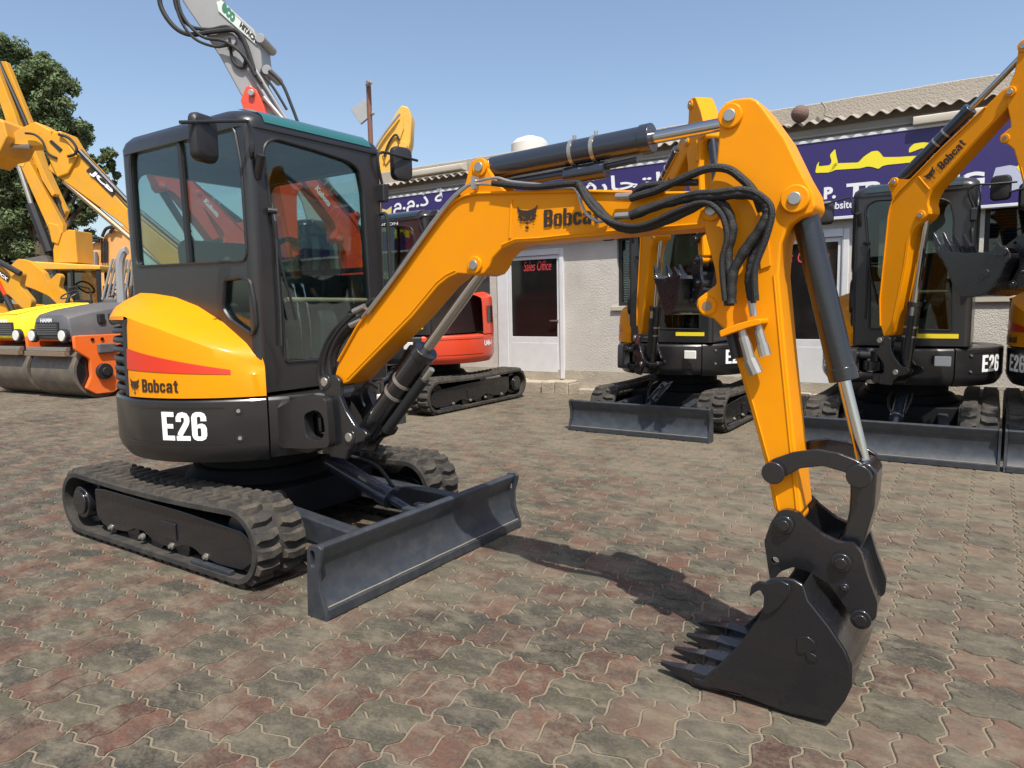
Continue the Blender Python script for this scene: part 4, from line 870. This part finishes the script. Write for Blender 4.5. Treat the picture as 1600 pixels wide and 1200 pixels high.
# ---------------------------------------------------------------- machines further back: outlines set at their own distance
FH=np.array([_F[0],_F[1],0]); FH/=np.linalg.norm(FH); RH=np.array([_R[0],_R[1],0]); RH/=np.linalg.norm(RH)
def vplane(px,py,D):
    d=ray(px,py); return CAM+d*(D/(d@FH))
class Far:
    """a thing at distance D: its parts are outlines with real thickness in an upright plane, turned by yaw"""
    def __init__(s,name,D,foot,label,cat,group=None):
        b=vplane(*foot,D); s.D=D; s.o=Vector((b[0],b[1],0)); s.e=empty(name,(b[0],b[1],0)); tag(s.e,label,cat,group)
    def P(s,px,py,off=0.): q=vplane(px,py,s.D)+FH*off; return Vector(q)-s.o
    def slab(s,nm,pts,th,mat,off=0.,bevel=.02,parent=None,rnd=0):
        if rnd: pts=rpoly(pts,rnd,3)
        a=[s.P(x,y,off) for x,y in pts]; n=len(a); d=Vector(FH*th)
        mb=MB().add(a+[p+d for p in a],[tuple(range(n)),tuple(range(2*n-1,n-1,-1))]+[(i,i+n,(i+1)%n+n,(i+1)%n) for i in range(n)])
        return mb.build(nm,mat,parent or s.e,bevel=bevel)
    def tube(s,nm,pts,r,mat,off=0.,parent=None,sub=5): return MB().tube([s.P(x,y,off) for x,y in pts],r,8,sub).build(nm,mat,parent or s.e)
    def cross(s,nm,px,py,r,a,b,mat,parent=None,n=24):
        c=s.P(px,py,0)
        if nm=='wheel': c.z=r                       # wheels stand on the ground
        return MB().cyl(c+Vector(FH*a),c+Vector(FH*b),r,n=n).build(nm,mat,parent or s.e,bevel=.01)
    def text(s,t,p0,p1,p2,mat,off,parent,bold=.04):
        O=s.P(*p0,off);U=s.P(*p1,off)-O;V=s.P(*p2,off)-O; return text(t,lambda u,v:O+U*u+V*v,mat,parent,bold=bold)
def crawler(F,x0,x1,y_body,mat,th=.5):
    """a pair of crawler tracks standing on the ground and reaching up to the body"""
    h=F.P((x0+x1)/2,y_body).z+.06
    for off in (-1.2,.9):
        A=F.P(x0,y_body,off);B_=F.P(x1,y_body,off); d=(B_-A); d.z=0; L_=d.length; d.normalize(); r=h/2
        pts=[A+d*u+Vector((0,0,v-A.z)) for u,v in rr(0,L_,0,h,min(r*.98,L_*.4),6)]; n=len(pts); t=Vector(FH*th)
        MB().add(pts+[p+t for p in pts],[tuple(range(n)),tuple(range(2*n-1,n-1,-1))]+[(i,i+n,(i+1)%n+n,(i+1)%n) for i in range(n)]).build('crawler_track',mat,F.e,bevel=.03)
# grey tall excavator
G=Far('crawler_excavator',14.5,(520,545),'tall grey excavator boom with looped hoses rising behind the cab roof','excavator')
crawler(G,430,620,512,RUB)
G.slab('body',[(450,512),(610,512),(606,452),(560,440),(455,440)],2.2,ORG,-1.1,.06)
G.slab('cab',[(450,445),(448,380),(470,365),(520,365),(524,445)],1.1,GRYM,-1.1,.08)
ar=G.slab('stick',[(272,-60),(330,-60),(345,0),(405,55),(414,76),(418,110),(412,128),(478,240),(470,262),(448,240),(385,155),(352,95),(330,62),(296,12)],.62,GRYM,-.3,.03)
G.slab('boom',[(462,240),(486,236),(520,300),(545,400),(540,460),(505,460),(500,400),(478,320),(448,262)],.7,GRYM,-.32,.04)
G.slab('pin_bracket',[(388,166),(396,146),(402,143),(412,150),(424,175),(430,200),(396,190)],.8,REDP,-.42,.02)
G.cross('bracket_pin',406,156,.06,-.5,.5,ZINC)
G.slab('name_plate',[(349,14),(356,12),(413,72),(410,80),(352,28)],.02,M('pale_plate',(.55,.60,.55),.5),-.325,.0,ar)
G.text('eco',(356,26),(375,47),(360,13),M('green_print',(.03,.16,.10),.5),-.332,ar,.05); G.text('HITACHI',(384,52),(410,79),(387,44),INK,-.332,ar,.05)
for pts,r_,of in (([(266,-20),(266,20),(285,52),(310,66),(345,62),(380,60),(395,80),(408,120)],.045,-.4),([(284,-20),(290,25),(310,52),(340,58),(372,55),(398,85)],.035,-.38),([(290,-20),(300,35),(330,70),(365,78),(395,100),(412,130)],.03,-.45),([(282,-20),(296,40),(318,72),(350,85),(378,84),(400,110),(420,140)],.028,-.42),([(370,70),(375,105),(390,115),(395,100)],.03,-.36),([(430,120),(450,140),(465,175),(478,210)],.03,-.36),([(425,130),(440,150),(458,180)],.025,-.4)):
    G.tube('hose',pts,r_,HOSE,of)
G.tube('ram_rod',[(422,160),(460,205)],.05,CHR,-.35,sub=1); G.tube('pipe',[(400,120),(470,230)],.03,GRYM,-.36,sub=1); G.tube('pipe',[(408,116),(480,232)],.03,GRYM,-.36,sub=1)
for q in ((426,118),(416,70),(372,74)): G.cross('pin',q[0],q[1],.09,-.36,.36,GRYM)
# yellow arm behind the roof
Yx=Far('crawler_excavator',17.5,(612,545),'yellow excavator arm pointing up behind the office roof','excavator')
crawler(Yx,540,690,518,RUB)
Yx.slab('body',[(560,518),(680,518),(676,470),(640,450),(565,450)],2.2,YELW,-1.1,.06)
Yx.slab('cab',[(560,455),(560,400),(600,396),(606,455)],1.1,BLK,-1.1,.06)
ya=Yx.slab('arm',[(586,300),(584,262),(596,225),(622,180),(630,169),(640,172),(646,186),(644,225),(640,240),(634,232),(628,260),(620,300),(610,470),(585,470)],.55,PALEY,-.27,.03)
Yx.slab('arm_rib',[(600,245),(622,205),(632,186),(634,205),(622,240),(606,262)],.04,PALEY,-.31,.01,ya)
Yx.tube('pipe',[(588,240),(606,212),(628,184)],.03,GRYM,-.36); Yx.tube('hose',[(604,250),(612,228),(622,216),(628,225)],.025,HOSE,-.36)
Yx.cross('pin',633,232,.10,-.34,.34,PALEY)
# telescopic handler with lettered boom
J=Far('telescopic_handler',13.2,(300,560),'yellow telescopic handler, lettered boom slanting up behind the cab','telehandler')
for q in (225,360): J.cross('wheel',q,532,.46,-.9,-.5,RUB); J.cross('wheel',q,532,.46,.5,.9,RUB)
J.slab('chassis',[(190,540),(400,540),(396,485),(340,468),(195,492)],1.2,YELW,-.6,.05)
jb=J.slab('boom',[(86,268),(104,220),(128,240),(150,262),(210,330),(345,440),(330,470),(296,452),(200,352)],.42,YELW,-.21,.02)
J.slab('boom_head',[(82,236),(96,212),(108,209),(118,226),(134,250),(120,276),(103,282)],.52,YELW,-.26,.03,jb)
J.slab('boom_step',[(14,228),(40,206),(66,194),(90,208),(92,232),(44,232)],.40,YELW,-.20,.02,jb)
J.slab('carriage',[(-8,262),(-8,206),(14,190),(30,198),(36,222),(24,246),(6,250)],.8,YELW,-.4,.03,jb)
J.tube('ram_rod',[(-10,250),(20,232),(60,233)],.045,CHR,-.2,sub=1)
J.tube('hose',[(108,216),(124,222),(135,236),(133,246),(122,250)],.025,HOSE,-.3); J.tube('hose',[(56,214),(70,216),(82,226),(90,244),(104,252)],.02,HOSE,-.28)
J.tube('top_rail',[(136,240),(210,318),(300,392)],.045,PLAS,-.22,sub=1); J.tube('bottom_rail',[(108,285),(200,364),(290,440)],.05,BRASS,-.15,sub=1)
J.slab('badge',[(146,270),(154,263),(194,299),(186,310)],.01,INK,-.225,0,jb)
J.text('JCB',(151,275),(184,306),(159,268),WHT,-.24,jb,.05)
J.slab('latch',[(92,226),(96,224),(112,238),(108,242)],.03,PLAS,-.28,.004,jb)
# tilted backhoe boom and cab
B=Far('backhoe_loader',17.4,(95,580),'yellow backhoe loader with dark cab and upright digging arm under the tree','loader')
for q,rd in ((40,.36),(160,.55)): B.cross('wheel',q,562 if rd<.5 else 548,rd,-1.0,-.6,RUB); B.cross('wheel',q,562 if rd<.5 else 548,rd,.6,1.0,RUB)
B.slab('chassis',[(10,560),(190,560),(190,500),(60,496),(12,520)],1.3,YELW,-.65,.05)
B.slab('cab_roof',[(60,421),(62,413),(78,411),(184,417),(184,424),(70,424)],1.5,PALEY,-.75,.03)
for x0,x1 in ((66,76),(112,118),(138,142),(176,182)): B.slab('cab_pillar',[(x0,424),(x1,424),(x1+2,500),(x0+4,500)],.08,PLAS,-.72,.01)
for x0,x1 in ((66,76),(138,142),(176,182)): B.slab('cab_pillar',[(x0,424),(x1,424),(x1+2,500),(x0+4,500)],.08,PLAS,.66,.01)
B.slab('cab_pane',[(76,425),(138,425),(140,490),(80,490)],.01,GLD,-.70,0); B.slab('cab_pane',[(142,425),(177,425),(178,490),(143,490)],.01,GLD,-.70,0)
B.slab('seat',[(100,500),(102,450),(114,450),(118,478),(138,480),(138,500)],.5,SEATM,-.25,.04)
B.slab('slew_post',[(98,412),(97,392),(101,375),(120,361),(131,362),(135,412)],.7,YELW,-.35,.02)
for p0,p1,w_ in (((-12,70),(108,366),.0),):
    dx=B.slab('dipper',[(-14,80),(-2,80),(38,182),(60,256),(112,352),(112,368),(96,374),(40,248),(22,186)],.16,YELW,-.34,.015)
    B.slab('dipper_inner',[(-6,96),(10,96),(46,186),(70,256),(104,330),(98,345),(56,262)],.16,YELW,-.02,.015)
    B.tube('dipper_hose',[(0,92),(38,176),(64,240),(88,300),(104,340)],.05,PLAS,-.12)
    B.slab('dipper_lug',[(32,252),(48,242),(56,258),(52,266),(36,262)],.34,PALEY,-.35,.02); B.slab('dipper_stop',[(60,234),(66,236),(86,282),(98,306),(94,310),(78,284)],.2,YELW,-.3,.01)
B.tube('ram_rod',[(43,264),(62,322)],.055,ZINC,-.3,sub=1); B.tube('ram',[(62,322),(90,395)],.12,PLAS,-.3,sub=1)
B.slab('ram_head',[(90,350),(106,354),(112,366),(106,384),(96,380)],.2,YELW,-.38,.02)
B.tube('steering_wheel',[(142,445),(152,441),(164,446),(170,456),(160,458),(148,452),(142,445)],.02,PLAS,-.6)
B.slab('tray',[(38,410),(92,401),(96,412),(60,420)],1.0,DGRY,-.5,.01)
# loader with arms low at the left
Ld=Far('front_loader',15.2,(10,590),'yellow wheel loader with lifted loader arms beside the rollers','loader')
Ld.cross('wheel',-40,556,.55,-.9,-.45,RUB); Ld.cross('wheel',55,566,.42,-.9,-.45,RUB); Ld.cross('wheel',-40,556,.55,.5,.95,RUB); Ld.cross('wheel',55,566,.42,.5,.95,RUB)
Ld.slab('chassis',[(-60,560),(60,560),(58,498),(20,486),(-60,490)],1.1,YELW,-.55,.05)
la=Ld.slab('loader_arm',[(-20,420),(0,401),(20,406),(42,424),(48,440),(64,424),(70,430),(66,448),(84,470),(82,482),(70,482),(50,462),(28,452),(0,442),(-20,440)],.16,YELW,-.7,.02,rnd=4)
Ld.slab('loader_arm',[(-20,420),(0,401),(20,406),(42,424),(48,440),(64,424),(70,430),(66,448),(84,470),(82,482),(70,482),(50,462),(28,452),(0,442),(-20,440)],.16,YELW,.55,.02,rnd=4)
Ld.slab('bonnet',[(-30,520),(-24,482),(20,474),(52,476),(56,520)],1.0,YELW,-.5,.06)
Ld.tube('lift_ram',[(-20,380),(20,402),(70,430)],.06,PLAS,-.75,sub=1); Ld.tube('red_pipe',[(28,424),(46,462)],.035,RED,-.74,sub=1); Ld.tube('ram_rod',[(46,462),(60,490)],.06,PLAS,-.74,sub=1)
Ld.slab('badge',[(32,428),(37,425),(52,436),(49,442)],.01,INK,-.715,0,la); Ld.text('3CX',(35,430),(48,440),(38,427),WHT,-.73,la,.04)
Ld.slab('tipping_lever',[(-20,500),(0,452),(10,462),(22,500),(4,508)],.2,YELW,-.8,.02); Ld.cross('work_lamp',3,444,.11,-.9,-.78,LENS)
# peach coloured excavators in the far distance
Fo=Far('crawler_excavator',21,(165,545),'orange excavator with arched booms far behind the roller','excavator')
crawler(Fo,110,215,524,RUB); Fo.slab('body',[(120,524),(212,524),(212,470),(125,470)],2.4,YELW,-1.2,.06)
PEACH=M('faded_orange_paint',(.68,.34,.10),.6,var=.12,dust=.3)
Fo.slab('boom',[(136,470),(136,410),(142,392),(156,380),(168,374),(180,362),(200,352),(216,356),(216,470)],.6,PEACH,-.3,.04,rnd=6)
for pts in ([(138,395),(146,378),(160,373),(172,376)],[(148,385),(156,378),(168,378)],[(172,372),(178,360),(190,356)],[(184,366),(190,358),(200,360)]): Fo.tube('hose',pts,.045,HOSE,-.4)
for x in (170,174,178): Fo.tube('pipe',[(x,375),(x,412)],.025,HOSE,-.36,sub=1)
Fo.tube('ram',[(158,415),(158,395)],.12,GRYM,-.4,sub=1)
Pk=Far('bucket_rack',12.4,(195,560),'tall stack of grey steel grating leaning beside the roller','rack')
for i in range(9): Pk.tube('steel_rod',[(160+i*4.6,468),(176+i*3.0,404)],.022,GRYM,.05*i,sub=1)
Pk.tube('tilted_post',[(196,490),(192,420),(197,396),(203,392)],.07,GRYM,-.1); Pk.slab('rack_base',[(160,613),(215,613),(212,466),(158,466)],.5,DGRY,0,.03)
# ---------------------------------------------------------------- rollers
def roller(name,loc,rz,stripe,label):
    r=empty(name,loc,rz); tag(r,label,'roller','road rollers side by side')
    hw=.60; rd=.43
    for yy in (-.95,.95):
        d=MB().cyl((-hw,yy,rd),(hw,yy,rd),rd,n=48).build('drum',M('worn_drum_steel',(.13,.11,.09),.55,metal=.3,var=.3,vscale=9,dust=.6,dcol=(.26,.20,.14)),r,bevel=.01)
        for sx in (-1,1): MB().cyl((sx*(hw-.02),yy,rd),(sx*(hw+.01),yy,rd),rd-.05,n=40).build('drum_well',BLK,d)
    fm=ORG
    for yy in (-.95,.95):
        for sx in (-1,1):
            y_=MB().prism(rpoly([(yy-.42,1.02),(yy+.40,1.02),(yy+.42,.80),(yy+.24,.64),(yy+.22,.36),(yy+.32,.18),(yy+.16,.07),(yy-.14,.07),(yy-.30,.18),(yy-.20,.36),(yy-.20,.64),(yy-.42,.80)],.03,2),sx*(hw+.02),sx*(hw+.09),'x').build('drum_yoke',fm,r,bevel=.012)
            MB().cyl((sx*(hw+.05),yy,rd),(sx*(hw+.16),yy,rd),.13,n=20).cyl((sx*(hw+.15),yy,rd),(sx*(hw+.20),yy,rd),.07,n=16).build('hub_motor',PLAS,y_,bevel=.01)
            MB().box(min(sx*(hw+.09),sx*(hw+.15)),max(sx*(hw+.09),sx*(hw+.15)),yy-.08,yy+.22,.72,.88).build('cover_box',DGRY,y_,bevel=.025)
            for q in (-.14,.02,.24):
                MB().cyl((sx*(hw+.085),yy+q,.95),(sx*(hw+.105),yy+q,.95),.028,n=12).build('bolt',BLK,y_)
    MB().box(-hw,hw,-1.22,-.70,.92,1.02).box(-hw,hw,.70,1.22,.92,1.02).build('drum_frame',fm,r,bevel=.02)
    MB().box(-.3,.3,-.75,.75,.55,.95).build('articulated_chassis',DGRY,r,bevel=.03)
    sc=MB().box(-hw+.05,hw-.05,-1.44,-1.36,.78,.84).build('scraper_bar',ZINC,r,bevel=.006); MB().box(-hw+.05,hw-.05,-1.47,-1.38,.70,.775).build('scraper_blade',BRASS,sc,bevel=.004)
    # bonnets front and rear
    def bonnet(s):
        rows=[]
        for y,wt,wb,z0,z1 in ((-1.36,.36,.40,.98,1.26),(-1.30,.44,.50,.96,1.36),(-1.0,.50,.58,.96,1.44),(-.5,.54,.62,.96,1.52),(-.15,.56,.62,.98,1.56)):
            rows.append([(-wb,s*y if s>0 else -y*1,z0),(-wb,y*s,z0+.18),(-wt,y*s,z1-.06),(-wt+.10,y*s,z1),(wt-.10,y*s,z1),(wt,y*s,z1-.06),(wb,y*s,z0+.18),(wb,y*s,z0)])
        return MB().loft(rows,closed=True,caps=True)
    b1=bonnet(1).build('bonnet',stripe or DGRY,r,bevel=.02,ang=50); bonnet(-1).build('rear_bonnet',stripe or DGRY,r,bevel=.02,ang=50)
    if stripe: 
        MB().loft([[(-.30,y,z),(.30,y,z)] for y,z in ((-1.30,1.372),(-1.0,1.448),(-.5,1.528),(-.15,1.568))]).build('yellow_panel',stripe,b1)
    gr=MB().box(-.30,.30,-1.385,-1.33,1.02,1.24).build('grille',PLAS,b1,bevel=.01)
    for i in range(5): MB().box(-.28,.28,-1.395,-1.38,1.04+i*.036,1.058+i*.036).build('grille_slat',DGRY,gr)
    text('HAMM',quad((-.16,-1.390,1.235),(.32,0,0),(0,0,.065)),WHT,b1,bold=.04)
    for sx in (-1,1):
        MB().cyl((sx*.42,-1.34,1.02),(sx*.42,-1.42,1.02),.085,n=20).build('headlamp',LENS,b1,bevel=.008); MB().cyl((sx*.42,-1.33,1.02),(sx*.42,-1.40,1.02),.11,n=20).build('headlamp_housing',PLAS,b1,bevel=.01)
        for q in (-.85,-.66,-.47): MB().box(min(sx*.545,sx*.62),max(sx*.545,sx*.62),q-.055,q+.055,1.20,1.36).build('side_vent',PLAS,b1,bevel=.02)
    MB().prism(rpoly([(.05,1.0),(.5,1.0),(.5,1.12),(.18,1.14),(.06,1.62),(.0,1.62)],.03),-.25,.25,'x').build('seat',SEATM,r,bevel=.03)
    MB().tube([(-.15+.18*math.cos(R(30*k)),-.12+.14*math.sin(R(30*k)),1.72+.08*math.sin(R(30*k))) for k in range(13)],.014,6,1).cyl((-.15,-.22,1.5),(-.15,-.12,1.72),.03).build('steering_wheel',PLAS,r)
    for sx in (-1,1): MB().tube([(sx*.55,.10,1.5),(sx*.55,.10,1.85),(sx*.55,.5,1.85),(sx*.55,.5,1.5)],.02,8,2).build('handrail',PLAS,r)
    return r
g0=gp(158,621); a=R(6); ux=np.array([math.cos(a),math.sin(a),0]); uy=np.array([-math.sin(a),math.cos(a),0])
c=g0-ux*.62+uy*.98
roller('road_roller',(c[0],c[1],0),a,None,'grey and orange tandem road roller with headlamps and grille facing out')
c2=c-ux*1.42+uy*.06
roller('road_roller',(c2[0],c2[1],0),a,YSTK,'road roller with yellow bonnet panel standing behind the orange one')
# ---------------------------------------------------------------- trees
BARK=M('bark',(.10,.075,.05),.95,var=.3,vscale=8,bump=.8,bscale=20)
def leaf_mat():
    m,t,b=new_mat('leaves'); N=t.nodes; L=t.links
    at=N.new('ShaderNodeAttribute'); at.attribute_name='leaf'; L.new(at.outputs['Color'],b.inputs['Base Color'])
    b.inputs['Roughness'].default_value=.6; b.inputs['Specular IOR Level'].default_value=.3
    tr=N.new('ShaderNodeBsdfTranslucent'); L.new(at.outputs['Color'],tr.inputs[0]); mx=N.new('ShaderNodeMixShader'); mx.inputs[0].default_value=.3
    L.new(b.outputs[0],mx.inputs[1]); L.new(tr.outputs[0],mx.inputs[2]); L.new(mx.outputs[0],N['Material Output'].inputs[0]); return m
LEAF=leaf_mat()
def tree(name,D,foot,blobs,nleaf,size,label,seed):
    rnd=random.Random(seed); b=vplane(*foot,D); o=Vector((b[0],b[1],0)); e=empty(name,(b[0],b[1],0)); tag(e,label,'tree','trees behind the yard')
    ppm=FPX/D; B_=[]
    for px,py,rp,off in blobs: B_.append((Vector(vplane(px,py,D)+FH*off)-o,rp/ppm))
    top=sum((p for p,_ in B_),Vector())/len(B_)
    mb=MB(); trunk_top=Vector((top.x*.6,top.y*.6,max(1.5,min(p.z-r for p,r in B_)+.6)))
    mb.tube([(0,0,-.1),(trunk_top.x*.4,trunk_top.y*.4,trunk_top.z*.5),trunk_top],lambda t:.28-.12*t,10)
    for p,r in B_: mb.tube([trunk_top*.85,(trunk_top+p)/2+Vector((0,0,-.15)),p],lambda t:.11-.08*t,6)
    mb.build('trunk',BARK,e)
    V=[];F=[];Cc=[]; tot=sum(r**2 for _,r in B_)
    for p,r in B_:
        sub=[]
        for _ in range(max(6,int(26*r))):
            v=Vector((rnd.gauss(0,1),rnd.gauss(0,1),rnd.gauss(0,1))).normalized()*r*rnd.uniform(.45,1.0); sub.append((p+v,rnd.uniform(.20,.42)*min(1,r),rnd.uniform(.7,1.25)))
        for _ in range(int(nleaf*r*r/tot)):
            c,cr,br=rnd.choice(sub); d=Vector((rnd.gauss(0,1),rnd.gauss(0,1),rnd.gauss(0,.8))).normalized()*cr*rnd.random()**.45
            q=c+d; n=(d.normalized()+Vector((rnd.gauss(0,.6),rnd.gauss(0,.6),rnd.gauss(.5,.6)))).normalized(); a=n.orthogonal().normalized(); a.rotate(Matrix.Rotation(rnd.uniform(0,6.28),3,n)); bb=n.cross(a); s=size*rnd.uniform(.6,1.3)
            k=len(V); V+=[q-a*s*.5,q+bb*s*.22+n*s*.05,q+a*s*.5,q-bb*s*.22+n*s*.05]; F.append((k,k+1,k+2,k+3))
            w_=br*rnd.uniform(.8,1.2); Cc+=[(.115*w_,.155*w_,.068*w_*rnd.uniform(.8,1.2),1)]*4
    me=bpy.data.meshes.new('crown'); me.from_pydata(V,[],F); ca=me.color_attributes.new('leaf','FLOAT_COLOR','POINT'); ca.data.foreach_set('color',[x for c in Cc for x in c]); me.materials.append(LEAF)
    co_=bpy.data.objects.new('crown',me); col.objects.link(co_); co_.parent=e
    return e
tree('shade_tree',23,(50,560),[(20,110,45,0),(60,120,38,.5),(85,150,42,-.4),(20,190,70,0),(85,205,48,.3),(110,215,34,-.3),(-40,170,70,.5),(55,270,55,0),(10,290,70,.6),(125,262,28,-.2),(165,275,22,.2),(160,240,18,0),(110,310,32,.2),(40,350,55,.4),(130,330,20,0),(100,365,26,.5),(-50,320,70,0)],130000,.14,'large leafy green tree standing behind the yellow machines',3)
tree('shade_tree',27,(-10,560),[(0,375,55,0),(45,392,32,.4),(-40,400,60,0),(20,430,40,.3)],34000,.14,'low bushy green tree further back under the large one',8)
